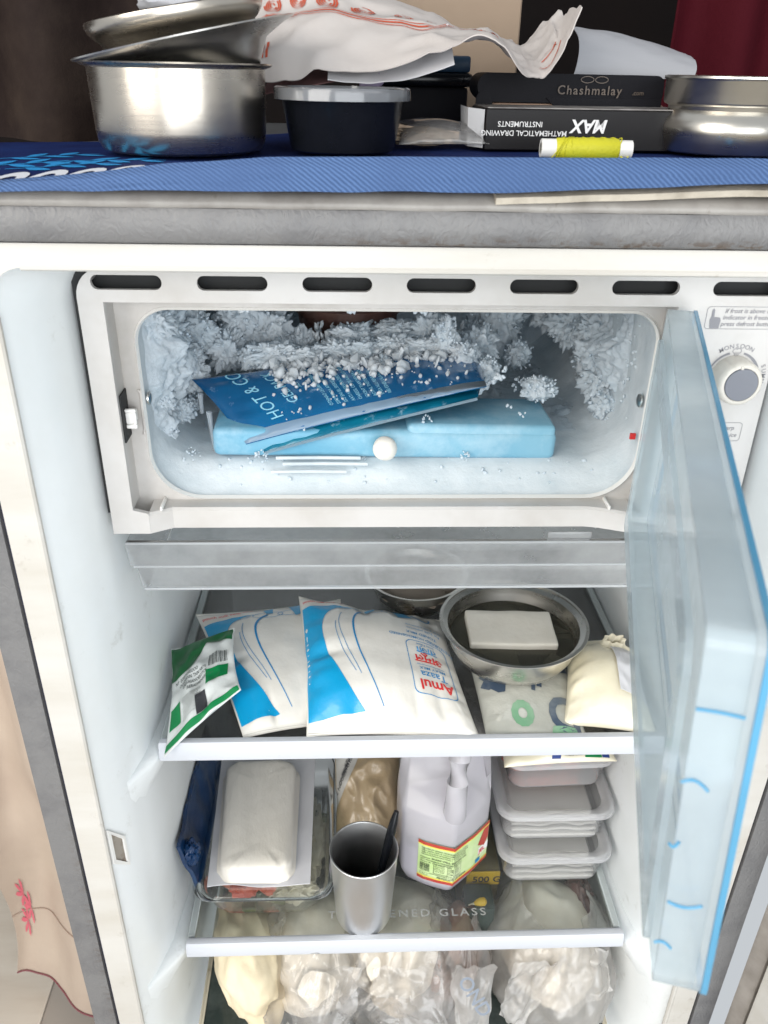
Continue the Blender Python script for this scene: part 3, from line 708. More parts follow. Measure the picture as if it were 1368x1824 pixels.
# ------------------------------------------------------------------ things on top of the refrigerator
def hem_top(x): return lerp_tab([(-.30, 1.1458), (-.25, 1.1462), (-.22, 1.1472), (-.18, 1.1508), (-.14, 1.1562), (-.09, 1.1602), (-.03, 1.1612), (.10, 1.1622), (.30, 1.1640)], x)
def hem_bot(x): return lerp_tab([(-.30, 1.1445), (-.22, 1.1452), (-.10, 1.1462), (.02, 1.1474), (.08, 1.1498), (.14, 1.1526), (.30, 1.1545)], x)
MZ = 1.1530
mt = thing('table_mat', 'navy cloth mat with cyan leaves and blue twill hem laid over the fridge top', 'cloth mat', (0, .2, MZ))
def mdep(x): return lerp_tab([(-.30, .175), (-.20, .20), (-.10, .31), (0, .33), (.3, .33)], x)
def mtop(u, v):
    x = -.292 + .586*u; y = -.0095 + mdep(x)*v
    k = math.exp(-((y+.0095)/(.016 + .045*min(1, max(0, (-.10-x)/.08))))**2)
    return (x, y, MZ - .0016 + (hem_top(x)-MZ+.0016)*k + .0005*nz((x, y, 0), 22, 1))
fin(add_sheet(B(), mtop, 120, 90, .0016), 'mat_top', m_navy, mt)
def hem(u, v):
    x = -.292 + .586*u; a, b = hem_top(x)+.0003, hem_bot(x)
    ang = v*math.pi*.5
    z = a + (b-a)*v; y = -.0105 - .0030*math.sin(min(1, v*2.2)*math.pi/2) + .0006*nz((x, 0, v), 30, 2)
    return (x, y, z)
fin(add_sheet(B(), hem, 140, 10, .0018), 'hem', m_twill, mt)
bm = B(); add_tube(bm, [(-.292 + .586*i/80, -.0112, hem_top(-.292+.586*i/80)+.0001) for i in range(81)], .0011, 8); fin(bm, 'hem_fold', m_twill, mt)
def mat_f(a, b):
    p = mtop((a+.292)/.586, (b+.0095)/mdep(a)); return (p[0], p[1], p[2]+.0004)
ts = []
random.seed(11)
def leaf(cx, cy, ang, L, W):
    pts = []
    for s in (1, -1):
        for i in range(9):
            t_ = i/8 if s > 0 else 1-i/8
            pts.append((t_*L, s*W*math.sin(math.pi*t_)))
    pts = pts[:9] + pts[10:-1]
    return place2d(poly_bm(pts), (cx, cy), ang)
for cx, cy, a in ((-.255, .045, .35), (-.225, .040, .2), (-.245, .075, .5), (-.205, .060, .1), (-.120, .035, .1), (.045, .060, .1), (.065, .080, -.15), (.125, .055, .05), (.02, .03, .2), (.150, .085, .3)):
    for k in range(5): ts.append(leaf(cx + k*.009*math.cos(a), cy + k*.009*math.sin(a), a + (.75 if k % 2 else -.75), .020, .0035))
    ts.append(line_bm([(cx-.01*math.cos(a), cy-.01*math.sin(a)), (cx+.05*math.cos(a), cy+.05*math.sin(a))], .0016))
decal(ts, mat_f, 'leaf_print', m_cyanprint, mt, lim=.006)['kind'] = 'stuff'
ts = []
for i in range(30):
    x = -.280 + i*.0195
    hh = 1.0 if x > -.13 else 1.75
    ts.append(poly_bm([(x+.0090*math.cos(q*math.pi/10), -.002 + .0165*hh*math.sin(q*math.pi/10)) for q in range(11)], [list(reversed([(x+.0040*math.cos(q*math.pi/8), -.0018 + .0085*hh*math.sin(q*math.pi/8)) for q in range(9)]))]))
decal(ts, mat_f, 'scallop_print', pbr('white_cloth_print', (.72, .74, .80), .85), mt, lim=.006)
def und(u, v):
    x = .020 + .262*u; return (x, -.0050 + .10*v - .004*math.exp(-v*8), hem_bot(x) - .0006 - .0040*(1-v)*0 + .0004*nz((x, v, 0), 40, 3) - .0030*math.exp(-v*40))
fin(add_sheet(B(), und, 60, 16, .0034), 'felt_underlay', m_underlay, None)
tag(bpy.data.objects['felt_underlay'], 'thin beige felt showing under the right half of the blue mat hem', 'felt')

def vessel(prof_out, t, lip=0):
    inn = [(max(0, r-t), z + (t if i == 0 else 0)) for i, (r, z) in enumerate(prof_out)]
    return [(0, prof_out[0][1])] + prof_out + list(reversed(inn)) + [(0, prof_out[0][1]+t)]
PC = (-.1530, .1120, MZ+.0004)
pot = thing('steel_pot', 'straight-sided brushed steel pot standing on the blue mat with bowls in it', 'pot', PC)
fin(add_lathe(B(), vessel([(.0430, 0), (.0470, .0015), (.0492, .0055), (.0500, .012), (.0506, .030), (.0510, .0440), (.0545, .0452), (.0556, .0462), (.0550, .0470), (.0520, .0470)], .0010), PC, 96), 'pot_body', m_pot, pot)
def tilt(ax, ay): return (Matrix.Rotation(R(ay), 4, 'Y') @ Matrix.Rotation(R(ax), 4, 'X')).to_3x3()
bw = thing('tilted_bowl', 'flared steel bowl tilted inside the straight-sided pot', 'bowl', (-.1480, .1120, MZ+.018))
fin(add_lathe(B(), vessel([(.0200, 0), (.0270, .0030), (.0350, .0130), (.0410, .0240), (.0465, .0340), (.0590, .0398), (.0646, .0416), (.0648, .0424), (.0630, .0424)], .0009), (-.1390, .1120, MZ+.0190), 96, tilt(2, -11.4)), 'bowl_body', m_bowl, bw)
bw2 = thing('nested_bowl', 'topmost steel bowl with broad rolled rim nested in the tilted bowl', 'bowl', (-.1460, .1150, MZ+.05))
fin(add_lathe(B(), vessel([(.0260, 0), (.0360, .0030), (.0420, .0120), (.0450, .0180), (.0470, .0195), (.0500, .0230), (.0512, .0262), (.0508, .0285), (.0490, .0290)], .0010), (-.1480, .1150, MZ+.0455), 96, tilt(2, -9.5)), 'bowl_body', m_pot, bw2)
pap = fin(add_blob(B(), (-.1430, .1200, MZ+.0760), (.030, .030, .009), 5, .12, 1.6, .08, 2, 4), 'crumpled_paper', pbr('dull_white_paper', (.42, .43, .46), .7, bump=(40, .4))); tag(pap, 'crumpled white paper filling the topmost steel bowl', 'paper')

bc = (-.0565, .1215, MZ+.0004)
ct = thing('black_container', 'round black plastic food container with clear lid between pot and papers', 'container', bc)
fin(add_lathe(B(), vessel([(.0290, 0), (.0318, .0012), (.0326, .0040), (.0372, .0300), (.0378, .0318), (.0388, .0322)], .0011), bc, 80), 'container_body', m_black, ct)
fin(add_lathe(B(), [(0, .0330), (.0350, .0330), (.0356, .0356), (.0400, .0358), (.0412, .0350), (.0416, .0335), (.0418, .0290), (.0412, .0288), (.0404, .0335), (.0380, .0340), (0, .0338)], bc, 80), 'container_lid', film('clear_lid', (.9, .92, .95), .45, .1, spec=.8, body=(.55, .57, .60)), ct)

pk = Pillow([(-.020, .148, MZ+.003), (.040, .152, MZ+.004), (.044, .190, MZ+.008), (-.022, .190, MZ+.014)], .010, .001, (.05, .06), .002, 4, .6, 36)
pt = thing('food_packet', 'clear plastic packet of tan food lying behind the black container', 'packet', (0, .17, MZ))
pk.build('packet_film', m_bagfilm, pt)
fin(add_blob(B(), (-.004, .171, MZ+.0060), (.022, .015, .0060), 3, .2, 3, .1, 4, 4, floor=MZ+.001), 'packet_content', pbr('tan_food', (.46, .36, .26), .7, bump=(120, .5)), pt)

bb = thing('storage_box', 'black lidded storage box under the white printed paper', 'box', (0, .33, MZ))
box('box_body', m_blackfelt, bb, -.0420, .0430, .300, .360, MZ, MZ+.034, bev=.003); box('box_lid', m_black, bb, -.0450, .0460, .297, .363, MZ+.0340, MZ+.0440, bev=.003)
box('blue_top', pbr('dark_blue_plastic', (.004, .03, .07), .4), bb, -.0300, .0440, .300, .360, MZ+.0441, MZ+.056, bev=.002)
ca = box('cardboard_box', m_cardboard, None, -.020, .0990, .400, .470, MZ, MZ+.17, bev=.0015, seg=1); tag(ca, 'plain beige cardboard box standing upright behind the papers', 'box')
tp = box('tape_strip', m_paper_white, ca, -.0195, .0985, .3992, .3998, MZ+.012, MZ+.0135)

# white printed paper sheet draped over the boxes
fe = [(-.110, 1.1915), (-.092, 1.1945), (-.075, 1.1965), (-.045, 1.1985), (-.012, 1.2060), (.010, 1.2110), (.029, 1.2170), (.048, 1.2060), (.060, 1.1965), (.068, 1.1940), (.0755, 1.1950), (.085, 1.2090), (.0900, 1.2200), (.0955, 1.2340)]
be = [(-.122, 1.2500), (-.10, 1.2560), (-.075, 1.2560), (-.045, 1.2480), (-.012, 1.2400), (.010, 1.2340), (.029, 1.2280), (.050, 1.2260), (.066, 1.2200), (.076, 1.2180), (.085, 1.2230), (.095, 1.2300), (.100, 1.2350), (.106, 1.2390)]
def curve_at(L, u):
    k = u*(len(L)-1); i = min(int(k), len(L)-2); q = k-i
    p0, p1, p2, p3 = L[max(i-1, 0)], L[i], L[i+1], L[min(i+2, len(L)-1)]
    return [.5*((2*p1[c]) + (-p0[c]+p2[c])*q + (2*p0[c]-5*p1[c]+4*p2[c]-p3[c])*q*q + (-p0[c]+3*p1[c]-3*p2[c]+p3[c])*q**3) for c in (0, 1)]
def pap_f(u, v, off=0):
    a = curve_at(fe, u); b = curve_at(be, u); k = v**.75
    x = a[0] + (b[0]-a[0])*v; z = a[1] + (b[1]-a[1])*k; y = .158 + .115*v - .012*math.sin(u*5)
    return (x, y + .004*nz((u*2.2, v*2, 0), 2.2, 4), z + .0034*nz((u*4, v*2.5, 1), 2.0, 7) + .0046*(ridge((u*3.2, v*1.6, 2), 1.9, 6)-.5) + .0016*(ridge((u*7, v*3, 5), 2.1, 9)-.5) + off)
ps = thing('printed_paper', 'crumpled white paper sheet with orange printed border draped over boxes', 'paper', (0, .2, MZ+.03))
fin(add_sheet(B(), pap_f, 110, 34, .0007), 'paper_sheet', pbr('soft_white_paper', (.56, .52, .495), .75, var=(14, (.50, .455, .43), .4, .7), bump=(60, .25)), ps, sharp=60)
ts = []
for off, wd in ((0, .006), (.030, .012), (.055, .006)): ts.append(line_bm([(.02+.52*i/60, .40 + off + .05*math.sin(i*.12)) for i in range(61)], wd))
random.seed(5)
for i in range(8):
    c = (.05 + i*.062, .60 + .05*math.sin(i*.9))
    for k in range(4):
        ts.append(line_bm([(c[0] + (.006+.006*k)*.8*math.cos(q*.55+k), c[1] + (.02+.018*k)*math.sin(q*.55+k)) for q in range(10)], .0035))
for k in range(3): ts.append(line_bm([(.005+.012*k, .10), (.012+.012*k, .26)], .006))
ts += [line_bm([(.74+.02*k, .10+.06*k), (.80+.015*k, .05+.10*k), (.86, .12+.12*k)], .008) for k in range(3)]
decal(ts, lambda a, b: pap_f(min(.999, a), min(.999, b), .0008), 'orange_border', m_orange, ps, lim=.02)
def fold_f(u, v):
    x = -.066 + .080*u; return (x, .150 + .05*v + .006*math.sin(u*3), 1.1925 + .010*u*u + v*(.020+.004*u) - .003*math.sin(math.pi*u)*(1-v) + .001*nz((u*3, v*2, 0), 2, 3))
fin(add_sheet(B(), fold_f, 40, 16, .0006), 'paper_fold', m_paper_white, ps, sharp=60)
def und_f(u, v):
    x = -.108 + .062*u; return (x, .162 + .05*v, 1.1835 + .011*u + v*.010)
fin(add_sheet(B(), und_f, 10, 6, .0006), 'paper_lining', pbr('wine_paper', (.20, .10, .10), .8), ps)
ml = fin(add_lathe(B(), [(.0028, 0), (.0040, .001), (.0040, .014), (.0026, .016), (0, .016)], (-.046, .168, 1.1905), 20, Matrix.Rotation(R(80), 3, 'Y')), 'pill_bottle', pbr('lilac_cap', (.45, .38, .55), .4)); tag(ml, 'tiny lilac capped tube peeking out above the black container lid', 'tube')
# curled white sheet on the right
def roll_f(u, v):
    x = .112 + .094*u; ang = v*2.35
    top = 1.2295 - .012*u*u - .004*u
    return (x + .006*math.sin(ang), .240 + .050*(1-math.cos(ang))*.5 + .012*u, 1.1965 + (top-1.1965)*math.sin(ang*.62)/math.sin(2.35*.62) * (1 if v < .9 else 1) + .0010*nz((u*3, v*3, 0), 2, 9))
rs = fin(add_sheet(B(), roll_f, 40, 24, .0006), 'curled_sheet', pbr('grey_white_sheet', (.40, .405, .43), .55, bump=(30, .15))); tag(rs, 'smooth curled white plastic sheet lying on the black glasses case', 'sheet')

# glasses case, card box, instrument box
gc = thing('glasses_case', 'black glasses case with faint gold lettering lying on a pinkish card box', 'case', (.103, .22, MZ+.026))
bm = B(); add_plate(bm, rrect(.0370, .1690, MZ+.0268, MZ+.0450, [.006, .008, .010, .006], 6), [], .2050, .2500, fy); fin(bm, 'case_body', m_blackfelt, gc, sharp=30)
bm = B(); add_plate(bm, rrect(.0365, .0480, MZ+.0005, MZ+.0340, [.004, .006, .002, .002], 5), [], .2040, .2060, fy); fin(bm, 'case_strap', m_blackfelt, gc, sharp=30)
bm = B(); add_plate(bm, [(.086, MZ+.0300), (.094, MZ+.0228), (.134, MZ+.0228), (.168, MZ+.0240), (.168, MZ+.0300)], [], .2030, .2050, fy); fin(bm, 'case_flap', m_blackfelt, gc, sharp=30)
m_gold = pbr('dull_gold_ink', (.085, .062, .045), .45)
ts = [place2d(text_bm('Chashmalay', .0080, .012, spacing=1.2), (.0930, MZ+.0325)), place2d(text_bm('.com', .0042, .012), (.1462, MZ+.0327))]
for cx in (.1135, .1235): ts.append(line_bm([(cx + .0045*math.cos(q*math.pi/10), MZ+.0418 + .0020*math.sin(q*math.pi/10)) for q in range(21)], .0005))
decal(ts, lambda a, b: (a, .2027, b), 'case_lettering', m_gold, gc, lim=0)
cb = box('card_box', m_pinkcard, None, .0480, .1720, .2080, .2560, MZ, MZ+.0262, bev=.001, seg=1); tag(cb, 'flat pinkish card box under the black glasses case', 'box')
mm = Matrix.Translation((.0365, .1520, MZ)) @ Matrix.Rotation(R(3), 4, 'Z')
mb = thing('instrument_box', 'flat black box with upside-down white lettering behind the yellow thread spool', 'box', (.10, .17, MZ))
box('box_sleeve', m_blackcard, mb, 0, .1400, 0, .050, 0, .0246, bev=.0006, seg=1, mtx=mm)
box('worn_top', m_silver_edge, mb, .0010, .1395, .0008, .0495, .0248, .0254, mtx=mm)
bm = B(); add_loft(bm, [[mm @ Vector(p) for p in ((-.0008, .001, .001), (-.0008, .001, .0240))], [mm @ Vector(p) for p in ((-.0090, .012, .0012), (-.0098, .013, .0246))], [mm @ Vector(p) for p in ((-.0085, .040, .001), (-.0090, .046, .0250))]], closed=False)
fin(bm, 'end_flap', pbr('torn_white_card', (.55, .56, .58), .6, var=(60, (.25, .25, .26), .5, .7)), mb)
ts = [place2d(text_bm('MATHEMATICAL DRAWING', .0046, .006, 'CENTER'), (.0260, .0118), math.pi), place2d(text_bm('INSTRUMENTS', .0046, .006, 'CENTER'), (.0230, .0172), math.pi), place2d(text_bm('MAX', .0110, .03, 'CENTER', shear=.2), (.0700, .0185), math.pi)]
decal(ts, lambda a, b: mm @ Vector((a, -.0004, b)), 'box_lettering', m_whiteink, mb, lim=0)

# thread spool and clear disc
sp = thing('thread_spool', 'spool of bright yellow thread on a white core lying on the blue mat', 'thread spool', (.088, .09, MZ))
ry = Matrix.Rotation(R(90), 3, 'Y') 
fin(add_lathe(B(), [(.0030, 0), (.0050, 0), (.0052, .0005), (.0050, .0540), (.0030, .0540)], (.0610, .0900, MZ+.0064), 32, Matrix.Rotation(R(-1.5), 3, 'Z') @ ry, cap=False), 'spool_core', m_white, sp)
bm = B()
add_lathe(bm, [(.0051, .0085), (.0058, .0095), (.0060, .0200), (.0062, .030), (.0059, .0450), (.0052, .0462)], (.0610, .0900, MZ+.0064), 32, Matrix.Rotation(R(-1.5), 3, 'Z') @ ry)
random.seed(3)
for k in range(10):
    x0 = .0705 + .0038*k; pts = []
    for i in range(26):
        a = i/25*2*math.pi + k; pts.append((x0 + .004*math.sin(a*1.0 + k*.7), .0898 + .0061*math.cos(a), MZ+.0064 + .0061*math.sin(a)))
    add_tube(bm, pts, .00035, 5)
fin(bm, 'yellow_thread', m_yellow, sp); bm = B(); add_tube(bm, [(.1080, .086, MZ+.0030), (.1100, .082, MZ+.0012), (.1120, .084, MZ+.0010), (.1130, .086, MZ+.004)], .0005, 5); fin(bm, 'loose_thread', m_yellow, sp)
ds = fin(add_lathe(B(), [(0, 0), (.0098, 0), (.0105, .0006), (.0098, .0014), (0, .0016)], (.0600, .0660, MZ+.0002), 40), 'clear_disc', m_cleartray); tag(ds, 'small clear plastic disc lying in front of the thread spool', 'disc')

sc_ = (.2030, .1640, MZ+.0004)
sb = thing('steel_canister', 'squat bulging polished steel canister with wide rim at the right end of the mat', 'canister', sc_)
fin(add_lathe(B(), vessel([(.0400, 0), (.0425, .0010), (.0440, .0040), (.0465, .0120), (.0466, .0165), (.0450, .0205), (.0420, .0240), (.0408, .0258), (.0412, .0278), (.0440, .0292), (.0446, .0302), (.0450, .0425), (.0462, .0440), (.0462, .0452), (.0445, .0456)], .0011), sc_, 96), 'canister_body', steel('polished_steel', (.66, .63, .57), .26, (3, 3, 120), .06), sb)

# background cloths
def drape(name, label, mat, x0, x1, y, z0, z1, fr_, amp, seed):
    def f(u, v):
        x = x0 + (x1-x0)*u; z = z0 + (z1-z0)*v
        return (x, y + amp*math.sin(x*fr_ + 2*nz((x, z*.3, 0), 3, seed)) + amp*.5*nz((x*2, z*.5, 0), 6, seed), z)
    o = fin(add_sheet(B(), f, 60, 12, .003), name, mat); tag(o, label, 'curtain'); return o
drape('dark_curtain', 'dark brown hanging cloth behind the steel pot on the left', m_browncurt, -.62, -.19, .225, 1.149, 1.6, 55, .02, 2)
drape('maroon_curtain', 'deep maroon hanging cloth behind the steel canister on the right', m_maroon, .33, .80, .66, .9, 1.6, 60, .018, 3)
def cov(u, v):
    x = -.515 + .225*u; z = .030 + 1.02*v
    k = .026*math.sin(u*9.5 + 1.3*nz((u, v, 0), 2, 1)) + .012*nz((u*3, v*4, 0), 2, 4)
    return (x + .012*nz((0, v*5, 0), 1, 2) - .02*math.exp(-v*9)*(1-u), .300 + k - .05*math.exp(-v*5)*u, z)
cc = thing('cloth_cover', 'beige cloth cover with pink flower print hanging beside the fridge', 'cloth', (-.41, .30, .03))
fin(add_sheet(B(), cov, 60, 60, .0022), 'cover_cloth', m_sofa, cc)
ts = []
for cx, cy in ((.085, .165), (.07, .11), (.10, .135)):
    for a in (2.2, 3.0, 3.9, 1.4, 4.7): ts.append(place2d(poly_bm([(0, 0), (.03, .010), (.055, .008), (.07, 0), (.05, -.012), (.02, -.008)]), (cx, cy), a, .5))
decal(ts, lambda a, b: Vector(cov(max(0, a), max(0, b))) + Vector((0, -.002, 0)), 'flower_print', m_pink, cc, lim=.01)
bm = B(); add_tube(bm, [Vector(cov(i/40, .13)) + Vector((0, -.0016, 0)) for i in range(41)], .0007, 6); fin(bm, 'seam', pbr('seam_thread', (.34, .25, .20), .8), cc)
bm = B(); add_tube(bm, [Vector(cov(i/40, .004)) + Vector((0, -.0016, 0)) for i in range(41)], .0012, 6); fin(bm, 'hem_trim', pbr('wine_trim', (.20, .06, .07), .8), cc)

# ------------------------------------------------------------------ freezer contents
ib = thing('ice_box', 'pale blue plastic ice box frozen to the freezer floor', 'ice box', (-.027, .13, .953))
mi = Matrix.Translation((-.0270, .1000, .9520)) @ Matrix.Rotation(R(1.2), 4, 'Y') @ Matrix.Rotation(R(1.0), 4, 'Z')
box('ice_box_body', m_icetray, ib, -.1225, .1235, 0, .062, 0, .0215, bev=.0050, seg=3, mtx=mi)
box('ice_box_lid', m_icetray, ib, .0150, .1225, .0015, .060, .0090, .0262, bev=.0040, seg=3, mtx=mi)
g2 = Pillow([(-.1130, .0955, .9585), (.0360, .0985, .9985), (.0550, .1600, 1.0000), (-.1350, .1500, .9830)], .0050, .003, (.02, .04), .0016, 8, .55, 40)
gp2 = thing('gel_pack', 'teal gel pack sandwiched between the lettered gel pack and the ice box', 'gel pack', (-.04, .13, .96), 'gel packs in the freezer')
g2.build('gel_pouch', m_gel2, gp2)
bm = B(); add_tube(bm, [g2.base(i/30, 0) for i in range(31)], .0011, 6); fin(bm, 'clear_seam', m_gelrim, gp2)
g1 = Pillow([(-.1255, .0965, .9650), (.0420, .1000, 1.0070), (.0500, .2050, 1.0080), (-.1700, .1520, .9930)], .0080, .002, (.02, .05), .0016, 6, .5, 56)
gp1 = thing('gel_pack', 'dark blue gel pack with pale hot and cold lettering, uppermost in the freezer', 'gel pack', (-.05, .15, .97), 'gel packs in the freezer')
g1.build('gel_pouch', m_gel, gp1)
ts = [poly_bm([(0, 0), (1, 0), (1, .105), (.5, .085), (0, .115)])]
decal(ts, lambda a, b: g1.P(a, b, .0005), 'clear_seal', m_gelrim, gp1, lim=.05)
m_gelink = pbr('pale_cyan_ink', (.28, .62, .78), .5)
ts = [place2d(text_bm('HOT & COLD', .0150, .0, spacing=1.05), (.0400, .0160), R(98)), place2d(text_bm('GEL PACK', .0115, .0, spacing=1.0), (.0570, .0300), R(98)), place2d(text_bm('SIZE', .0050), (.0640, .0480), R(98))]
random.seed(9)
for i in range(9): ts.append(place2d(text_bm(' '.join(''.join(random.choice('AENSTORLI') for _ in range(random.randint(3, 7))) for _ in range(4)), .0040, .004), (.0800 + .0058*i, .0150), R(96)))
decal(ts, lambda a, b: g1.P(min(.99, a/g1.w), min(.97, b/g1.h), .0006), 'gel_lettering', m_gelink, gp1, lim=0)
tb = thing('rusty_tub', 'reddish brown lidded tub frosted over at the back of the freezer', 'tub', (-.054, .30, .954))
fin(add_lathe(B(), vessel([(.036, 0), (.040, .003), (.044, .050), (.045, .058)], .002), (-.054, .295, .954), 48), 'tub_body', m_rustbox, tb)
fin(add_lathe(B(), [(0, .0645), (.044, .0645), (.0470, .0630), (.0470, .0560), (.0455, .0558), (.0450, .0610), (0, .0612)], (-.054, .295, .954), 48), 'tub_lid', m_rustbox, tb)
kb = thing('white_ball_knob', 'white ball-ended plastic rod at the front of the freezer floor', 'knob', (-.0281, .088, .953))
bm = B(); add_blob(bm, (-.0281, .0880, .9655), (.0086, .0080, .0086), 2, .03, 2, 0, 3, 4); fin(bm, 'ball', pbr('off_white_ball', (.80, .77, .71), .45), kb)
bm = B(); add_tube(bm, [(-.0281, .090, .9650), (-.0281, .1005, .9640)], .0030, 10); fin(bm, 'rod', m_white, kb)

# frost: nobody could count it
PH = (1+5**.5)/2
ICO_V = [Vector(p).normalized() for p in ((-1, PH, 0), (1, PH, 0), (-1, -PH, 0), (1, -PH, 0), (0, -1, PH), (0, 1, PH), (0, -1, -PH), (0, 1, -PH), (PH, 0, -1), (PH, 0, 1), (-PH, 0, -1), (-PH, 0, 1))]
ICO_F = [(0, 11, 5), (0, 5, 1), (0, 1, 7), (0, 7, 10), (0, 10, 11), (1, 5, 9), (5, 11, 4), (11, 10, 2), (10, 7, 6), (7, 1, 8), (3, 9, 4), (3, 4, 2), (3, 2, 6), (3, 6, 8), (3, 8, 9), (4, 9, 5), (2, 4, 11), (6, 2, 10), (8, 6, 7), (9, 8, 1)]
FV, FF = [], []
rnd = random.Random(21)
def crystal(p, d, L, W, V=None, F=None):
    V = FV if V is None else V; F = FF if F is None else F
    d = d.normalized(); a = d.orthogonal().normalized(); b = d.cross(a); ph = rnd.random()*6.28
    a, b = a*math.cos(ph)+b*math.sin(ph), b*math.cos(ph)-a*math.sin(ph)
    fl = .45 + .55*rnd.random(); n0 = len(V)
    for q in ICO_V:
        j = 1 + .5*(rnd.random()-.5)
        V.append(p + d*(q.z*L*j + L*.5) + a*(q.x*W*j) + b*(q.y*W*fl*j))
    for f in ICO_F: F.append((f[0]+n0, f[1]+n0, f[2]+n0))
def rdir(up=0):
    v = Vector((rnd.gauss(0, 1), rnd.gauss(0, 1), rnd.gauss(0, 1) + up)); return v.normalized()
def clump(c, r, n, L, W, up=.6, sq=(1, 1, 1), base=.98):
    c = Vector(c); n = int(n*(.35 if r > .012 else .8)); L *= .62; W *= .75
    if r > .0075:
        t = bmesh.new(); bmesh.ops.create_icosphere(t, subdivisions=5 if r > .012 else 4, radius=1); n0 = len(FV)
        for v in t.verts:
            d = v.co.normalized(); sd = c.x*50
            k = base*(1 + .40*nz(d, 1.8, sd) - .30*(ridge(d, 3.2, sd+2)-.5) - .20*(ridge(d, 7, sd+4)-.5) - .12*(ridge(d, 15, sd+6)-.5) + .06*nz(d, 34, sd))
            FV.append(c + Vector((d.x*sq[0], d.y*sq[1], d.z*sq[2]))*r*k)
        t.verts.index_update()
        for f in t.faces: FF.append(tuple(v.index + n0 for v in f.verts))
        t.free()
    for _ in range(n):
        d = rdir(up*.7); k = base + .14*rnd.random()
        lump = 1 + .35*nz(d, 2.2, c.x*50)
        p = c + Vector((d.x*sq[0], d.y*sq[1], d.z*sq[2]))*r*k*lump
        s = .55 + .9*rnd.random()**1.5
        crystal(p - d*L*s*.5, d + rdir()*.5 + Vector((0, 0, up*.4)), L*s, W*s*(.7+.6*rnd.random()))
def frost_sheet(f, nrm, nu, nv, depth, seed):
    n0 = len(FV)
    for i in range(nu+1):
        for j in range(nv+1):
            u, v = i/nu, j/nv; p = Vector(f(u, v)); n = Vector(nrm).normalized()
            big = nz(p, 24, seed)*.9 + .35*nz(p, 60, seed+1) + .25
            h = max(0, min(1.3, big + depth[1]*(1-abs(2*v-1)) - .15))
            fine = -.0042*(ridge(p, 90, seed+2)-.3) - .0026*(ridge(p, 200, seed+3)-.3) - .0014*(ridge(p, 420, seed+4)-.3)
            e = min(1, 10*min(u, 1-u, v, 1-v))
            FV.append(p + n*(depth[0]*h + fine*min(1, h*3))*e + Vector((0, nz(p, 90, seed+7)*.003*h, nz(p, 90, seed+8)*.003*h)))
    for i in range(nu):
        for j in range(nv):
            a = n0 + i*(nv+1) + j; FF.append((a, a+nv+1, a+nv+2, a+1))
frost_sheet(lambda u, v: (-.1895, .092 + .27*u, .955 + .112*v), (1, 0, .05), 190, 120, (.019, .75), 3)
frost_sheet(lambda u, v: (.1510, .125 + .24*u, .955 + .112*v), (-1, 0, .05), 180, 120, (.018, .55), 9)
frost_sheet(lambda u, v: (-.185 + .33*u, .100 + .26*v, 1.0735), (0, 0, -1), 150, 110, (.007, .0), 15)
frost_sheet(lambda u, v: (-.185 + .33*u, .368, .955 + .115*v), (0, -1, 0), 140, 70, (.03, .1), 22)
frost_sheet(lambda u, v: (-.185 + .33*u, .150 + .2*v, .9535), (0, 0, 1), 140, 80, (.010, .2), 28)
# left wall
for c, r, n in (((-.188, .118, 1.045), .015, 190), ((-.186, .140, 1.030), .017, 260), ((-.182, .155, 1.010), .018, 280), ((-.178, .168, .992), .016, 240), ((-.182, .150, .972), .013, 170), ((-.186, .120, .990), .009, 100), ((-.186, .118, .965), .009, 90), ((-.176, .19, 1.02), .018, 200)):
    clump(c, r, n, .0022, .0017, .1)
# back left heap and the bright heap on the pack
for c, r, n in (((-.140, .225, 1.022), .020, 300), ((-.118, .220, 1.008), .020, 300), ((-.150, .205, 1.000), .016, 200), ((-.128, .232, 1.036), .012, 120), ((-.092, .21, 1.000), .014, 160)): clump(c, r, n, .0022, .0016, .3)
clump((-.108, .178, 1.003), .013, 420, .0014, .0011, .5, (1.5, 1, .8)); clump((-.128, .182, 1.000), .010, 200, .0014, .0011, .5)
# crystals standing on the pack
for c, r in (((-.085, .176, 1.004), .013), ((-.062, .184, 1.007), .014), ((-.040, .180, 1.008), .013), ((-.018, .186, 1.010), .014), ((.004, .178, 1.011), .013), ((-.050, .205, 1.012), .016), ((-.015, .208, 1.014), .016), ((-.075, .155, .997), .008), ((-.028, .160, 1.003), .008), ((.024, .176, 1.010), .012)): clump(c, r, 60, .0022, .0016, .5, (1.2, .9, .55))
FV0, FF0, FV, FF = FV, FF, [], []
for _ in range(430):
    u = .24 + .68*rnd.random(); v = .44 + .55*rnd.random()**.8
    if v < .62 and rnd.random() < .45: continue
    p = g1.P(min(u, .98), min(v, .985)); s = .5 + rnd.random()**2*1.2
    crystal(p + Vector((0, 0, .002*rnd.random())), Vector((rnd.gauss(0, .8), rnd.gauss(-.3, .8), .8)), .0034*s*(.5+.9*rnd.random()), .0025*s*(.45+.9*rnd.random()))
for _ in range(60):
    u = .2 + .75*rnd.random(); v = .12 + .4*rnd.random(); s = .35 + .8*rnd.random()**2
    crystal(g1.P(u, v), Vector((rnd.gauss(0, .5), rnd.gauss(-.3, .5), 1)), .0020*s, .0019*s)
for _ in range(130):
    x = -.08 + .12*rnd.random(); crystal(Vector((x, .20 + .03*rnd.random(), 1.004 + .010*rnd.random())), Vector((rnd.gauss(0, .4), rnd.gauss(0, .4), 1)), .0034*(.5+rnd.random()), .0022*(.5+rnd.random()))
CV, CF, FV, FF = FV, FF, FV0, FF0
me = bpy.data.meshes.new('ice_crystals'); me.from_pydata([v - Vector((-.02, .18, 1.0)) for v in CV], [], CF); me.materials.append(film('white_ice_crystal', (.95, .98, 1), .72, .22, spec=.45, body=(.90, .945, .98), transl=.35))
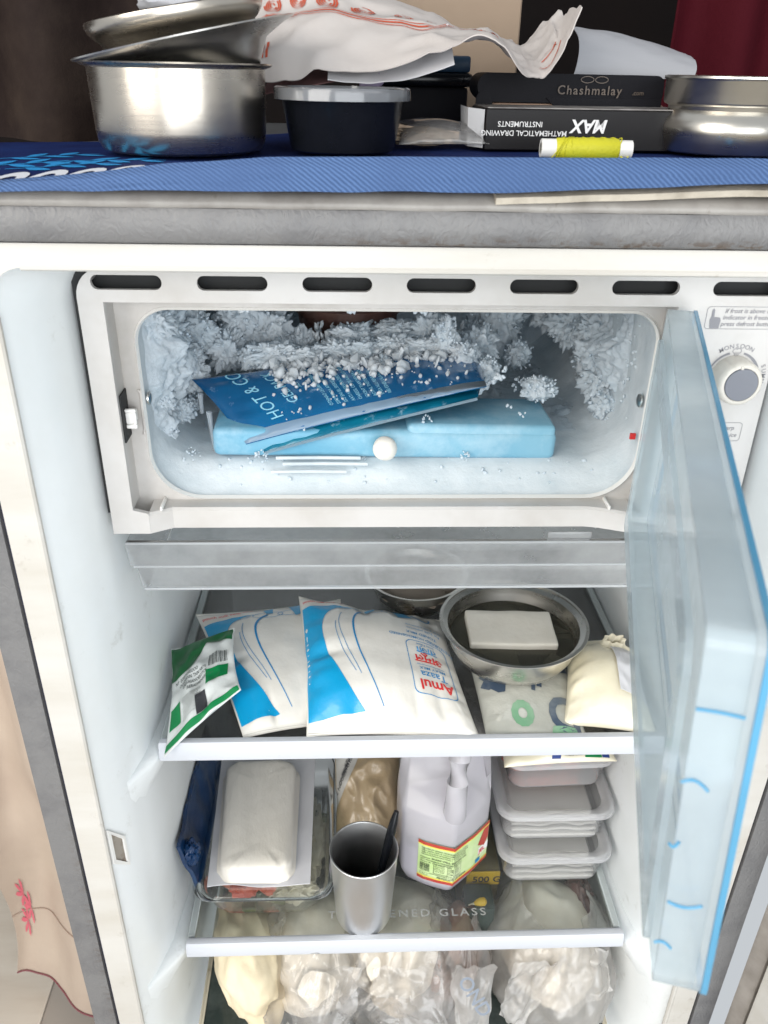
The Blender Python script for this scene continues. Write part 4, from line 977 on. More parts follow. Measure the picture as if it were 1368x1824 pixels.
o = bpy.data.objects.new('ice_crystals', me); link(o); o.location = (-.02, .18, 1.0); tag(o, 'loose white ice crystals heaped on the lettered blue gel pack', 'ice', kind='stuff')
for p in me.polygons: p.use_smooth = (p.index//20) % 2 == 0
clump((.020, .170, 1.020), .011, 170, .0022, .0015, .5, (.8, .8, 1.5)); clump((.034, .160, 1.008), .012, 260, .0014, .0010, .5); clump((.050, .150, 1.001), .009, 160, .0016, .0011, .4); clump((.050, .195, 1.008), .014, 240, .0018, .0013, .4); clump((.010, .205, 1.016), .014, 200, .0018, .0013, .4)
for k in range(26):
    t_ = k/25; crystal(Vector((.036 + .022*t_, .118 + .006*rnd.random(), .990 + .018*t_ + .004*rnd.random())), rdir(.6), .0026*(.6+.7*rnd.random()), .0018)
clump((.089, .142, .990), .0095, 130, .0028, .0015, .7, (1.3, 1, .9)); clump((.078, .155, .988), .006, 40, .002, .0013, .5)
clump((.072, .245, 1.010), .021, 330, .0020, .0016, .3, (1, .8, 1.3)); clump((.050, .235, 1.000), .012, 130, .0022, .0017, .3, (.7, .7, 1.4)); clump((.085, .21, .995), .010, 110, .0022, .0016, .3)
for c, r, n in (((.146, .205, 1.018), .016, 240), ((.143, .190, 1.000), .016, 260), ((.144, .172, .985), .015, 230), ((.145, .155, .973), .011, 150), ((.132, .235, 1.012), .017, 220), ((.120, .26, 1.02), .016, 150), ((.149, .14, .960), .008, 70)): clump(c, r, n, .0021, .0016, .1)
for c, r, n in (((-.115, .0960, .9560), .004, 30), ((.030, .0985, .9550), .003, 18), ((-.02, .11, .9920), .003, 12), ((-.085, .1005, .976), .002, 8), ((.062, .115, .986), .0022, 9), ((.002, .104, .9805), .003, 14), ((-.165, .10, .953), .006, 30), ((.07, .104, .985), .002, 8)): clump(c, r, n, .0016, .0012, .5)
for _ in range(45):
    x = -.16 + .30*rnd.random(); y = .085 + .02*rnd.random(); crystal(Vector((x, y, fz(y)+.0004)), rdir(.4), .0011*(.4+rnd.random()), .0016*(.4+rnd.random()))
for _ in range(900):   # rime on the ceiling and walls
    y = .11 + .25*rnd.random(); s = rnd.random()
    if s < .5: crystal(Vector((-.18 + .32*rnd.random(), y, 1.071)), Vector((rnd.gauss(0, .4), rnd.gauss(0, .4), -1)), .002*(.5+rnd.random()), .0018)
    elif s < .75: crystal(Vector((-.1885, y, .97+.09*rnd.random())), Vector((1, rnd.gauss(0, .5), rnd.gauss(0, .5))), .0014, .0016)
    else: crystal(Vector((.1490, y, .97+.09*rnd.random())), Vector((-1, rnd.gauss(0, .5), rnd.gauss(0, .5))), .0014, .0016)
for x in (-.1180, -.0520, -.0060):
    for k in range(5): crystal(Vector((x + rnd.gauss(0, .0012), .084 + .002*rnd.random(), 1.0655)), Vector((rnd.gauss(0, .2), -.2, -1)), .0030*(.7+.5*rnd.random()), .0022)
me = bpy.data.meshes.new('frost'); me.from_pydata([v - Vector((-.02, .2, .95)) for v in FV], [], FF); me.materials.append(m_frost)
rn_ = random.Random(2)
for p in me.polygons: p.use_smooth = True
fo = bpy.data.objects.new('frost', me); link(fo); fo.location = (-.02, .2, .95); tag(fo, 'thick white frost crystals growing over freezer walls and packs', 'frost', kind='stuff')
for pts, lab in (([(-.1600, .1280, .9905), (-.1602, .1278, .984), (-.1600, .1280, .9760)], 'short clear icicle hanging beside the left end of the gel pack'), ([(-.1520, .1120, .9830), (-.1516, .1115, .970), (-.1500, .1100, .9540)], 'long clear icicle reaching the freezer floor at the gel pack corner')):
    bm = B(); add_tube(bm, pts, .0022, 10, [1.0, .8, .75]); o = fin(bm, 'icicle', m_ice); tag(o, lab, 'icicle', 'icicles in the freezer')

# ------------------------------------------------------------------ middle shelf
S1 = .7117
def pouch_print(P, root, front):
    w_, h_ = P.w, P.h
    f = lambda a, b: P.P(min(.995, max(.005, a/w_)), min(.995, max(.005, b/h_)), .0005)
    # blue field: down the left side, with a curved inner boundary and a foot that widens to the front
    inner = bez((.40*w_, .875*h_), (.09*w_, .90*h_), (.10*w_, .62*h_), (.155*w_, .44*h_), 14) + bez((.155*w_, .44*h_), (.20*w_, .34*h_), (.26*w_, .20*h_), (.345*w_, .075*h_), 10)[1:]
    outer_ = [(.012*w_, .065*h_), (.008*w_, .3*h_), (.008*w_, .6*h_), (.012*w_, .86*h_), (.22*w_, .895*h_)]
    decal([poly_bm(inner + outer_)], f, 'blue_field', m_bluew, root, lim=.006)
    ts = [line_bm(bez((.46*w_, .86*h_), (.27*w_, .78*h_), (.30*w_, .52*h_), (.455*w_, .10*h_), 26), lambda k: .0007 + .0018*(1-k)),
          line_bm(bez((.27*w_, .80*h_), (.20*w_, .66*h_), (.25*w_, .54*h_), (.34*w_, .28*h_), 22), .0005), line_bm(bez((.22*w_, .70*h_), (.19*w_, .60*h_), (.25*w_, .42*h_), (.31*w_, .30*h_), 18), .0005)]
    # glass tumblers at the far edge of the print (outline only)
    for gx in (.46, .64):
        ts.append(line_bm([(gx*w_ + .013*math.cos(q*math.pi/8), .86*h_ + .005*math.sin(q*math.pi/8)) for q in range(17)], .0006))
    ts.append(line_bm([(.28*w_, .880*h_), (.26*w_, .855*h_), (.30*w_, .850*h_), (.34*w_, .868*h_)], .0006))
    ts.append(line_bm(bez((.76*w_, .90*h_), (.80*w_, .80*h_), (.90*w_, .82*h_), (.88*w_, .90*h_), 12), .0016))
    decal(ts, f, 'blue_lines', m_blueline, root, lim=.006)
    decal([poly_bm([(.62*w_, .955*h_), (.655*w_, .815*h_), (.755*w_, .845*h_), (.715*w_, .955*h_)]), poly_bm([(.44*w_, .930*h_), (.455*w_, .875*h_), (.50*w_, .875*h_), (.51*w_, .935*h_)])], f, 'blue_glass', m_bluew, root, lim=.006)
    ts = [place2d(text_bm('pouch milk keep cool', .0048, .01, shear=.1), (.02*w_, .915*h_), .08)]
    if front:
        fb = rrect(.655*w_, .925*w_, .185*h_, .575*h_, .0060, 5); fi = [(x + (.0006 if x < .79*w_ else -.0006), y + (.0006 if y < .4*h_ else -.0006)) for x, y in fb]
        decal([poly_bm(fb, [list(reversed(fi))]), place2d(text_bm('ताज़ा', .0105, .01, 'CENTER'), (.785*w_, .528*h_), math.pi + .03), place2d(text_bm('Taaza', .0105, .004, 'CENTER'), (.795*w_, .338*h_), math.pi+.03), place2d(text_bm('Smile Please', .0034, .004, 'CENTER'), (.785*w_, .556*h_), math.pi),
               line_bm([(.70*w_, .388*h_), (.88*w_, .388*h_)], .0005), place2d(text_bm('MILKY MILK', .0046, .006, 'CENTER'), (.795*w_, .372*h_), math.pi+.02),
               place2d(text_bm('PASTEURISED HOMOGENISED', .0046, .008, 'CENTER'), (.775*w_, .610*h_), math.pi-.06), place2d(text_bm('TONED MILK', .0050, .008, 'CENTER'), (.780*w_, .655*h_), math.pi-.06),
               place2d(text_bm('Fat 3.0% minimum', .0044, .004, 'CENTER'), (.800*w_, .700*h_), math.pi-.06), place2d(text_bm('SNF 8.5% minimum', .0044, .004, 'CENTER'), (.810*w_, .742*h_), math.pi-.06)], f, 'blue_lettering', m_blueline, root, lim=.006)
        decal([place2d(text_bm('Amul', .0140, .022, 'CENTER'), (.800*w_, .278*h_), math.pi+.04)], f, 'brand_lettering', m_redink, root, lim=.006)
        decal([place2d(text_bm('अमूल', .0125, .02, 'CENTER'), (.785*w_, .462*h_), math.pi+.03)], f, 'brand_lettering', m_redink, root, lim=.006)
    decal(ts, f, 'red_lettering', m_redink, root, lim=.006)
    # folded, heat-sealed ends
    bm = B()
    for v in (.012, .988): add_tube(bm, [P.P(.01+.98*i/30, v, .0001) for i in range(31)], .0006, 6)
    fin_split(bm, 'sealed_edge', m_milk, root)
pb = thing('milk_pouch', 'plump white and blue milk pouch half covered by another, beside the green packet', 'milk pouch', (-.13, .15, S1), 'milk pouches on the middle shelf')
PB = Pillow([(-.1400, .0700, S1+.003), (-.0450, .0860, S1+.003), (-.0620, .2420, S1+.022), (-.2010, .2180, S1+.022)], .0190, .004, (.035, .05), .0036, 12, .55, 72, seal=.02)
PB.dent = [(.05, .50, .12, .035, .006), (.3, .10, .03, .12, .003)]
PB.build('pouch_film', m_milk, pb); pouch_print(PB, pb, False)
pa = thing('milk_pouch', 'front milk pouch, white and blue with red lettering, next to the steel bowl', 'milk pouch', (-.02, .15, S1), 'milk pouches on the middle shelf')
PA = Pillow([(-.0885, .0680, S1+.006), (.0547, .0640, S1+.003), (.0365, .2220, S1+.010), (-.1020, .2210, S1+.040)], .0335, .004, (.035, .055), .0040, 14, .52, 84, seal=.02)
PA.dent = [(.44, .95, .05, .12, .012), (.06, .45, .14, .035, .006), (.80, .12, .03, .14, .003), (.66, .10, .025, .12, .003)]
PA.build('pouch_film', m_milk, pa); pouch_print(PA, pa, True)

# green and white packet crumpled against the left wall
gk = thing('green_packet', 'crumpled green and white printed packet leaning on the left wall of the shelf', 'packet', (-.18, .11, S1))
GP = Pillow([(-.2005, .0500, S1+.0030), (-.1430, .0950, S1+.0330), (-.1560, .1640, S1+.0460), (-.2110, .1520, S1+.0310)], .0090, .003, (.10, .05), .0030, 5, .7, 48)
GP.wrk = (lambda s: (lambda u, v: .0035*nz((u*2, v*2.5, 0), 2.2, 3) + .0030*(ridge((u*2, v*2, 1), 1.8, 5)-.5)*min(1, 8*min(u, 1-u, v, 1-v))))(GP)
GP.build('packet_film', pbr('packet_white_film', (.70, .72, .70), .25, var=(14, (.58, .61, .60), .4, .7), bump=(40, .5), bdist=.003, coat=.4), gk)
gf = lambda a, b: GP.P(min(.99, max(.01, a)), min(.99, max(.01, b)), .0006)
decal([poly_bm([(.01, .985), (.985, .985), (.99, .80), (.62, .86), (.40, .62), (.10, .60), (.01, .62)])], gf, 'green_top', pbr('dark_green_ink', (.004, .10, .025), .3, var=(30, (.006, .14, .04), .4, .7)), gk, lim=.03)
decal([poly_bm([(.01, .012), (.985, .012), (.985, .075), (.01, .075)]), poly_bm([(.04, .16), (.20, .16), (.20, .34), (.04, .34)]), poly_bm([(.60, .30), (.90, .30), (.92, .46), (.62, .46)])], gf, 'green_print', m_greenink, gk, lim=.03)
decal([poly_bm([(.44, .08), (.58, .08), (.58, .26), (.44, .26)])], gf, 'black_patch', m_black_ink, gk, lim=.03)
ts = [poly_bm([(.66+.018*i, .50), (.66+.018*i+(.006 if i % 3 else .012), .50), (.66+.018*i+(.006 if i % 3 else .012), .66), (.66+.018*i, .66)]) for i in range(15)]
random.seed(8)
for i in range(9): ts.append(place2d(text_bm(''.join(random.choice('aeinorst ') for _ in range(24)), .028), (.24, .34-.026*i), 0)); 
for i in range(4): ts.append(place2d(text_bm(''.join(random.choice('AEINORST ') for _ in range(16)), .045, .01), (.10 + .07*i, .545-.05*i)))
decal(ts, gf, 'packet_lettering', pbr('dark_grey_ink', (.07, .08, .075), .5), gk, lim=.05)

# steel bowl with paneer in water
bc = (.0945, .1620, S1+.0120)
bo = thing('steel_bowl', 'round steel bowl of water with a white paneer block in it', 'bowl', (bc[0], bc[1], S1+.012))
fin(add_lathe(B(), vessel([(.0260, 0), (.0400, .0015), (.0510, .0080), (.0565, .0180), (.0590, .0280), (.0602, .0340), (.0604, .0360), (.0650, .0385), (.0668, .0392), (.0668, .0400), (.0650, .0402)], .0011), bc, 96), 'bowl_body', m_bowl, bo)
fin(add_lathe(B(), [(0, .0230), (.0560, .0230)], bc, 64), 'water', m_water, bo)
pn = thing('paneer_block', 'white paneer block soaking in the steel bowl', 'paneer', (.094, .172, bc[2]+.005))
bm = B(); mp_ = Matrix.Translation((.0935, .1660, bc[2]-.0030)) @ Matrix.Rotation(R(-2), 4, 'Z') @ Matrix.Rotation(R(3), 4, 'X')
add_box(bm, -.0395, .0395, -.0220, .0270, .004, .0330, .0022, 3)
bmesh.ops.subdivide_edges(bm, edges=[e for e in bm.edges if e.calc_length() > .02], cuts=8, use_grid_fill=True)
for v in bm.verts: v.co += Vector((nz(v.co, 40, 1), nz(v.co, 40, 2), nz(v.co, 40, 3)))*.0009
bmesh.ops.transform(bm, matrix=mp_, verts=bm.verts[:]); fin(bm, 'paneer_body', m_paneer, pn)
b2 = (.0150, .2700, S1+.0005)
o = thing('small_bowl', 'steel bowl half hidden behind the front milk pouch and the tray', 'bowl', b2)
fin(add_lathe(B(), vessel([(.022, 0), (.034, .002), (.042, .012), (.047, .026), (.049, .034), (.053, .036)], .001), b2, 64), 'bowl_body', m_bowl, o)
fin(add_blob(B(), (b2[0], b2[1], b2[2]+.024), (.044, .044, .008), 3, .1, 3, .1, 4, 4), 'bowl_filler', pbr('dull_brown_filler', (.20, .17, .14), .8, bump=(60, .4)), o)  # added dull filler that keeps lamp highlights out of the steel bowl

# printed clear packet under the bowl
pc = thing('printed_packet', 'translucent flat packet with grey-blue and green print lying under the steel bowl', 'packet', (.1, .12, S1))
PP = Pillow([(.0600, .0720, S1+.001), (.1440, .0660, S1+.001), (.1500, .2000, S1+.002), (.0560, .1980, S1+.002)], .0085, .0005, (.03, .03), .0020, 9, .45, 48)
PP.build('packet_film', pbr('greyish_clear_packet', (.52, .52, .47), .2, var=(14, (.40, .41, .37), .4, .7), bump=(30, .6), bdist=.004, coat=.6), pc)
pf = lambda a, b: PP.P(min(.99, max(.01, a)), min(.99, max(.01, b)), .0006)
decal([place2d(text_bm('D', .42, .03), (.98, .30), R(178)), place2d(text_bm('H', .30, .03), (.97, .57), R(100)), line_bm([(.56, .36), (.58, .44), (.555, .52), (.60, .58)], .04), line_bm([(.63, .40), (.655, .50)], .05), line_bm([(.50, .50), (.66, .545)], .025),
       poly_bm([(.20 + .15*math.cos(q*.3927)*(1+.2*math.sin(q*3)), .48 + .12*math.sin(q*.3927)*(1+.25*math.cos(q*2))) for q in range(16)]),
       line_bm([(.36+.03*math.cos(q), .48+.016*q) for q in range(6)], .03)], pf, 'blue_grey_print', pbr('slate_ink', (.06, .09, .14), .4, var=(40, (.16, .19, .22), .45, .65)), pc, lim=.05)
decal([poly_bm([(.40 + .11*math.cos(q*.2618)*(1 + .05*(q % 2)), .155 + .11*math.sin(q*.2618)*(1 + .05*(q % 2))) for q in range(24)], [list(reversed([(.40 + .045*math.cos(q*.2618), .155 + .045*math.sin(q*.2618)) for q in range(24)]))]), poly_bm([(.84, .64), (.98, .64), (.98, .86), (.90, .86)]), poly_bm([(.66, .01), (.92, .01), (.90, .06), (.68, .06)])], pf, 'green_seal', pbr('soft_green_ink', (.17, .37, .22), .4, var=(30, (.30, .45, .32), .4, .7)), pc, lim=.05, split=True)

# tied cream bag with a white paper scrap
cr = thing('cream_bag', 'pale cream dough bag with twisted neck behind the blue flap', 'bag', (.17, .12, S1))
PCm = Pillow([(.1260, .0800, S1+.004), (.2030, .0660, S1+.003), (.2080, .1700, S1+.014), (.1500, .1720, S1+.014)], (.0290), .002, (.06, .05), .0060, 17, .55, 60)
PCm.build('bag_body', m_cream, cr)
def neck(u, v):
    a = u*2*math.pi; r = (.020*(1-v)**1.6 + .006 + .008*max(0, v-.6)); r *= 1 + .22*math.sin(a*7 + v*3) + .1*math.sin(a*4)
    return (.1800 + r*math.cos(a) + .010*v, .1500 + r*.7*math.sin(a) + .012*v, S1+.021 + .010*v)
fin(add_sheet(B(), neck, 56, 16, 0), 'twisted_neck', m_cream, cr)
def scrap(u, v):
    p = PCm.P(.60 + .36*u, .22 + .62*v, .0016 + .0012*(ridge((u*2, v*2, 0), 1.6, 2))); return p
sp_ = fin(add_sheet(B(), scrap, 30, 30, .0005), 'paper_scrap', m_paper_white); tag(sp_, 'creased white paper scrap stuck on the cream dough bag', 'paper')

# ------------------------------------------------------------------ lower shelf
S2 = .4793
ft = thing('food_tray', 'clear rectangular plastic tray of chopped tomato and greens under a white pack', 'tray', (-.134, .155, S2))
def rr_ring(x0, x1, y0, y1, r, z): return [(a, b, z) for a, b in rrect(x0, x1, y0, y1, r, 8)]
rg = []
for k, z, gro in ((0, 0, .004), (.001, .0006, .0), (.0035, .006, -.004), (.0015, .010, -.0045), (.0035, .016, -.0065), (.002, .022, -.007), (.0035, .030, -.009), (0, .0385, -.0110), (0, .0400, -.0160), (0, .0412, -.0160)):
    rg.append(rr_ring(-.1850+gro+k, -.0830-gro-k, .0800+gro+k, .2420-gro-k, .020, S2+.0003+z))
fin(add_loft(B(), rg, cap0=True), 'tray_body', m_cleartray, ft, sharp=60)
rg = [rr_ring(-.1980, -.0700, .0660, .2560, .026, S2+.0425), rr_ring(-.1985, -.0695, .0655, .2565, .026, S2+.0400), rr_ring(-.1960, -.0720, .0680, .2540, .026, S2+.0440), rr_ring(-.1900, -.0780, .0740, .2480, .022, S2+.0440)]
fin(add_loft(B(), rg, cap1=True), 'tray_lid', m_cleartray, ft, sharp=60)
bm = B(); rnd = random.Random(7)
for i in range(7): add_blob(bm, (-.168 + .011*i*.8 + rnd.gauss(0, .003), .095 + rnd.random()*.02, S2+.016), (.012, .009, .011), i, .25, 2.5, .1, 4, 3)
fin(bm, 'tomato', m_tomato, ft)['kind'] = 'stuff'
bm = B()
for i in range(6): add_box(bm, -.0065, .0065, -.012, .012, 0, .006, .001, 1, Matrix.Translation((-.150 + .008*i, .090 + .012*(i % 3), S2+.006 + .004*(i % 2))) @ Matrix.Rotation(R(25*i), 4, 'Z'))
for i in range(8): add_box(bm, -.006, .006, -.018, .018, 0, .012, .002, 1, Matrix.Translation((-.178 + .012*i, .150 + .03*(i % 3), S2+.008 + .006*(i % 2))) @ Matrix.Rotation(R(35*i), 4, 'Z'))
fin(bm, 'greens', m_greenveg, ft)['kind'] = 'stuff'
bm = B(); add_blob(bm, (-.112, .098, S2+.016), (.024, .015, .013), 3, .3, 3, .2, 5, 4); add_blob(bm, (-.096, .150, S2+.018), (.016, .05, .014), 4, .3, 3, .2, 5, 4)
fin(bm, 'crumbled_cheese', pbr('crumbly_cheese', (.66, .60, .47), .6, bump=(90, .6), var=(40, (.45, .40, .28), .4, .7)), ft)
tpk = thing('tofu_pack', 'vacuum-packed ivory slab on a white wrapper lying on the clear food tray', 'pack', (-.14, .15, S2+.045))
def shf(u, v):
    x0 = -.1865 - .008*v; x1 = -.0905 - .001*v
    return (x0 + (x1-x0)*u, .0765 + .165*v + .0012*math.sin(u*7)*(1-v), S2+.0455 + .0010*nz((u*3, v*3, 0), 1.5, 3) + (.0012*math.sin(u*9)*math.exp(-v*14)))
fin(add_sheet(B(), shf, 40, 40, .0006), 'wrapper', m_paper_white, tpk)
rg = []
for z, k in ((0, -.003), (.002, 0), (.0115, .0004), (.0145, .0014), (.0163, .0036), (.0170, .0080), (.0172, .0150), (.0173, .0205), (.0174, .025), (.0172, .0290), (.0172, .0318)):
    ring = []
    for a, b in rrect(-.1760+k, -.1080-k, .0810+k, .2200-k, max(.0015, .016-k*.46), 10):
        t_ = (b-.081)/.139; a += -.006*t_ + .004*t_*(a+.142)/.034
        q = Vector((a, b, 0)); ang = math.atan2(b-.15, a+.142)
        pk_ = .0030*(ridge((ang*2.2, k*30, 0), 2.0, 3)-.5)*(1 if .008 < z < .0176 else .5)*(1-k/.034) + .0009*math.sin(ang*17 + 4*nz(q, 20, 3))*(1-k/.034)
        ring.append((a, b, S2+.0462 + z + pk_ + .0012*nz(q, 25, 6)))
    rg.append(ring)
fin(add_loft(B(), rg, cap1=True), 'slab', m_tofu, tpk, sharp=70)
bl = thing('blue_bag', 'dark blue plastic bag wedged between the left wall and the food tray', 'bag', (-.2, .15, S2))
bm = B()
def bbag(u, v):
    y = .085 + .16*v; return (-.2080 + .014*u + .003*nz((u, v*4, 0), 2, 4), y, S2+.0900 - .055*u - .012*math.exp(-v*5)*u + .004*nz((u*2, v*5, 0), 2.5, 2))
add_sheet(bm, bbag, 20, 40, .004); fin(bm, 'bag_sheet', m_blueplain, bl)
bm = B(); add_blob(bm, (-.2015, .0940, S2+.0720), (.0075, .010, .014), 3, .2, 2, .3, 4, 4); fin(bm, 'bag_end', m_blueplain, bl)

tu = thing('steel_tumbler', 'tall brushed aluminium tumbler standing before the brown packet', 'tumbler', (-.0405, .078, S2))
fin(add_lathe(B(), vessel([(.0225, 0), (.0252, .0010), (.0262, .0040), (.0268, .0100), (.0290, .050), (.0312, .0900), (.0316, .0908), (.0312, .0914)], .0010), (-.0405, .0780, S2+.0002), 80), 'tumbler_body', m_alu, tu)
fin(add_lathe(B(), [(0, .0200), (.0262, .0200)], (-.0405, .0780, S2), 48), 'milk_residue', pbr('milk', (.6, .6, .58), .3), tu)
spn = thing('black_spoon', 'black plastic spoon handle sticking out of the aluminium tumbler', 'spoon', (-.03, .09, S2+.02))
pts = [Vector((-.0340, .0720, S2+.012)).lerp(Vector((-.0100, .1010, S2+.1130)), i/10) for i in range(11)]
bm = B(); add_tube(bm, pts, .0038, 12, [.9, .85, .8, .8, .85, .95, 1.05, 1.15, 1.15, 1.05, .6]); fin(bm, 'handle', m_black, spn)
bm = B(); add_blob(bm, (-.0345, .0710, S2+.0130), (.010, .0035, .011), 1, 0, 1, 0, 1, 3); fin(bm, 'spoon_bowl', m_black, spn)

bp = thing('brown_packet', 'crinkled brown packet with a printed white strip behind the tumbler', 'packet', (-.035, .18, S2))
PBr = Pillow([(-.0690, .1500, S2+.006), (.0000, .1450, S2+.006), (.0040, .2500, S2+.075), (-.0720, .2550, S2+.075)], .0220, .004, (.05, .05), .0050, 21, .6, 56)
PBr.wrk = lambda u, v: (.0045*(ridge((u*1.6, v*1.8, 0), 1.7, 4)-.5) + .0026*(ridge((u*3, v*3.4, 1), 1.9, 8)-.5))*min(1, 9*min(u, 1-u, v, 1-v))
PBr.build('packet_film', m_brownpack, bp)
bf = lambda a, b: PBr.P(min(.99, max(.01, a)), min(.99, max(.01, b)), .0007)
decal([poly_bm([(.02, .30), (.30, .62), (.52, .95), (.40, .98), (.02, .98)])], bf, 'white_strip', pbr('dull_white_strip', (.48, .47, .44), .4), bp, lim=.05)
random.seed(14); ts = [place2d(text_bm(''.join(random.choice('AEINORST ') for _ in range(13)), .055, .008), (.04+.045*i, .40 + .075*i), R(52)) for i in range(5)]
decal(ts, lambda a, b: PBr.P(min(.99, max(.01, a)), min(.99, max(.01, b)), .0010), 'strip_lettering', m_black_ink, bp, lim=.05)

# milky jug with a label round its front edge
jg = thing('plastic_jug', 'milky white plastic jug with green and red label and moulded handle', 'jug', (.042, .13, S2))
PL = [Vector(p) for p in ((-.0070, .1480), (-.0040, .1080), (.0180, .0960), (.0440, .0870), (.0640, .1030), (.0820, .1210), (.0890, .1680), (.0600, .1960), (.0080, .1880))]
CJ = Vector((.0410, .1400))
def jr(z, s, front=0, n=10):
    ring = []
    m_ = len(PL)
    for i in range(m_):
        p0, p1, p2 = PL[i-1], PL[i], PL[(i+1) % m_]
        for k in range(4):   # rounded corners
            t_ = k/3; a = p1.lerp(p0, .18); b = p1.lerp(p2, .18); q = a*(1-t_)**2 + p1*2*t_*(1-t_) + b*t_*t_
            q = CJ + (q-CJ)*s
            if front and q.y < .125: q = Vector((q.x + front*(CJ.x+.004-q.x)*.15, q.y + front*(.150-q.y)*1.0))
            ring.append((q.x, q.y, z))
    return ring
zz = [(0, .70, 0), (.0015, .76, 0), (.010, .88, 0), (.024, .985, 0), (.030, 1, 0), (.090, 1, 0), (.104, 1.0, 0), (.112, .99, .05), (.122, .97, .35), (.135, .95, .62), (.150, .92, .75), (.170, .85, .75), (.190, .60, .7), (.205, .36, .4), (.214, .34, .2)]
fin(add_loft(B(), [jr(S2+.0002+z, s, f) for z, s, f in zz], cap0=True, cap1=True), 'jug_body', m_jug, jg, sharp=50)
fin(add_loft(B(), [jr(S2+.0010+z, s*.965, 0) for z, s in ((0, .74), (.010, .88), (.024, .97), (.060, .975))], True, True), 'jug_drink', m_lilac, jg)
fin(add_loft(B(), [jr(S2+.0012+z, s*.985, 0) for z, s in ((0, .735), (.008, .875), (.0100, .885))], True, True), 'jug_syrup', m_purple, jg)
bm = B(); add_tube(bm, [(.0440, .1200, S2+.090), (.0440, .1060, S2+.100), (.0440, .0985, S2+.112), (.0442, .0980, S2+.130), (.0448, .1005, S2+.150), (.0460, .1060, S2+.172), (.0480, .1180, S2+.192), (.0480, .135, S2+.200)], .0104, 20, [1.0, 1.15, 1.05, .95, .95, .98, 1.1, 1.2]); fin(bm, 'jug_handle', m_jug, jg)
lp = [Vector((.0125, .0995)), Vector((.0180, .0957)), Vector((.0300, .0912)), Vector((.0440, .0866)), Vector((.0530, .0940)), Vector((.0640, .1027)), Vector((.0730, .1115)), Vector((.0815, .1200))]
acc = [0]
for a, b in zip(lp, lp[1:]): acc.append(acc[-1] + (b-a).length)
LW = acc[-1]
def lab(s, z, off=.0009):
    s = min(LW*.9999, max(0, s))
    for i in range(len(lp)-1):
        if s <= acc[i+1]: break
    q = lp[i].lerp(lp[i+1], (s-acc[i])/(acc[i+1]-acc[i])); d = (lp[i+1]-lp[i]).normalized(); n = Vector((d.y, -d.x))
    q = q + n*off; return (q.x, q.y, S2+.0180 + z)
LH = .0600
# lower edge of the label has to clear the chamfer: start a little above it
def lab2(s, z, off=.0009): return lab(s, z + .0095, off)
def strip(x0, x1, z0, z1): return poly_bm([(x0, z0), (x1, z0), (x1, z1), (x0, z1)])
mk_ = [x for x in acc]
def bands(x0, x1, z0, z1):
    xs = [x0] + [x for x in acc if x0 < x < x1] + [x1]; t = bmesh.new()
    for a, b in zip(xs, xs[1:]): t.faces.new([t.verts.new(p) for p in ((a, z0, 0), (b, z0, 0), (b, z1, 0), (a, z1, 0))])
    return t
LH = .0520
lb = decal([bands(0, LW, 0, LH)], lambda a, b: lab2(a, b, .0012), 'jug_label', m_label, jg, lim=0)
decal([bands(0, LW, 0, .0038), bands(0, LW, LH-.0040, LH), poly_bm([(LW*.80, .030), (LW*.93, .022), (LW*.99, .030), (LW*.99, .046), (LW*.90, .046)])], lambda a, b: lab2(a, b, .0016), 'red_band', m_labelred, lb, lim=0)
decal([bands(0, LW, .0039, .0055), bands(0, LW, LH-.0056, LH-.0041)], lambda a, b: lab2(a, b, .0016), 'yellow_band', pbr('label_yellow', (.75, .62, .10), .4), lb, lim=0)
random.seed(6); rw = lambda n: ''.join(random.choice('aeinorstlc ') for _ in range(n))
ts = [place2d(text_bm('Ingredients: ' + rw(34), .0026, .012), (.004, LH-.0090))] + [place2d(text_bm(rw(46), .0026, .012), (.004, LH-.0090-.0027*k)) for k in (1, 2, 3)]
ts += [place2d(text_bm('SHAKE WELL BEFORE USE', .0032, .02), (.014, LH-.0215))] + [place2d(text_bm(rw(30), .0024, .01), (.014, LH-.0245-.0025*k)) for k in (0, 1)] + [place2d(text_bm(rw(11), .0024, .01), (.003, LH-.0215-.0027*k)) for k in range(6)]
ts += [place2d(text_bm('PRODUCT OF INDIA', .0034, .02), (.020, .0062)), place2d(text_bm(rw(40), .0022, .01), (.012, .0100))]
ts += [bands(.003+.00065*i, .003+.00065*i+(.00022 if i % 3 else .00042), .0125, .0225) for i in range(15)]
ts += [line_bm([(.0165, .0125), (.0165, .0285), (.0440, .0285), (.0440, .0125), (.0165, .0125)], .0005), line_bm([(.0300, .0125), (.0300, .0260)], .0003), line_bm([(.0370, .0125), (.0370, .0260)], .0003), line_bm([(.0165, .0260), (.0440, .0260)], .0003)]
ts += [place2d(text_bm(rw(12), .0021, .01), (.0172, .0240-.0022*k)) for k in range(5)] + [place2d(text_bm(rw(5), .0021, .01), (.0305, .0240-.0022*k)) for k in range(5)] + [place2d(text_bm(rw(5), .0021, .01), (.0376, .0240-.0022*k)) for k in range(5)]
ts += [line_bm([(.0034, .0068), (.0034, .0102), (.0064, .0102), (.0064, .0068), (.0034, .0068)], .0003), line_bm([(.0074, .0068), (.0074, .0102), (.0104, .0102), (.0104, .0068), (.0074, .0068)], .0003)]
decal(ts, lambda a, b: lab2(a, b, .0018), 'label_lettering', pbr('label_ink', (.05, .07, .04), .5), lb, lim=.004)
decal([poly_bm([(.0655, .0060), (.0725, .0060), (.0725, .0110), (.0655, .0110)])], lambda a, b: lab2(a, b, .0019), 'blue_stamp', m_blueline, lb, lim=.004)
decal([bands(LW*.82, LW, .0145, .0245)], lambda a, b: lab2(a, b, .0015), 'white_panel', m_whiteink, lb, lim=0)
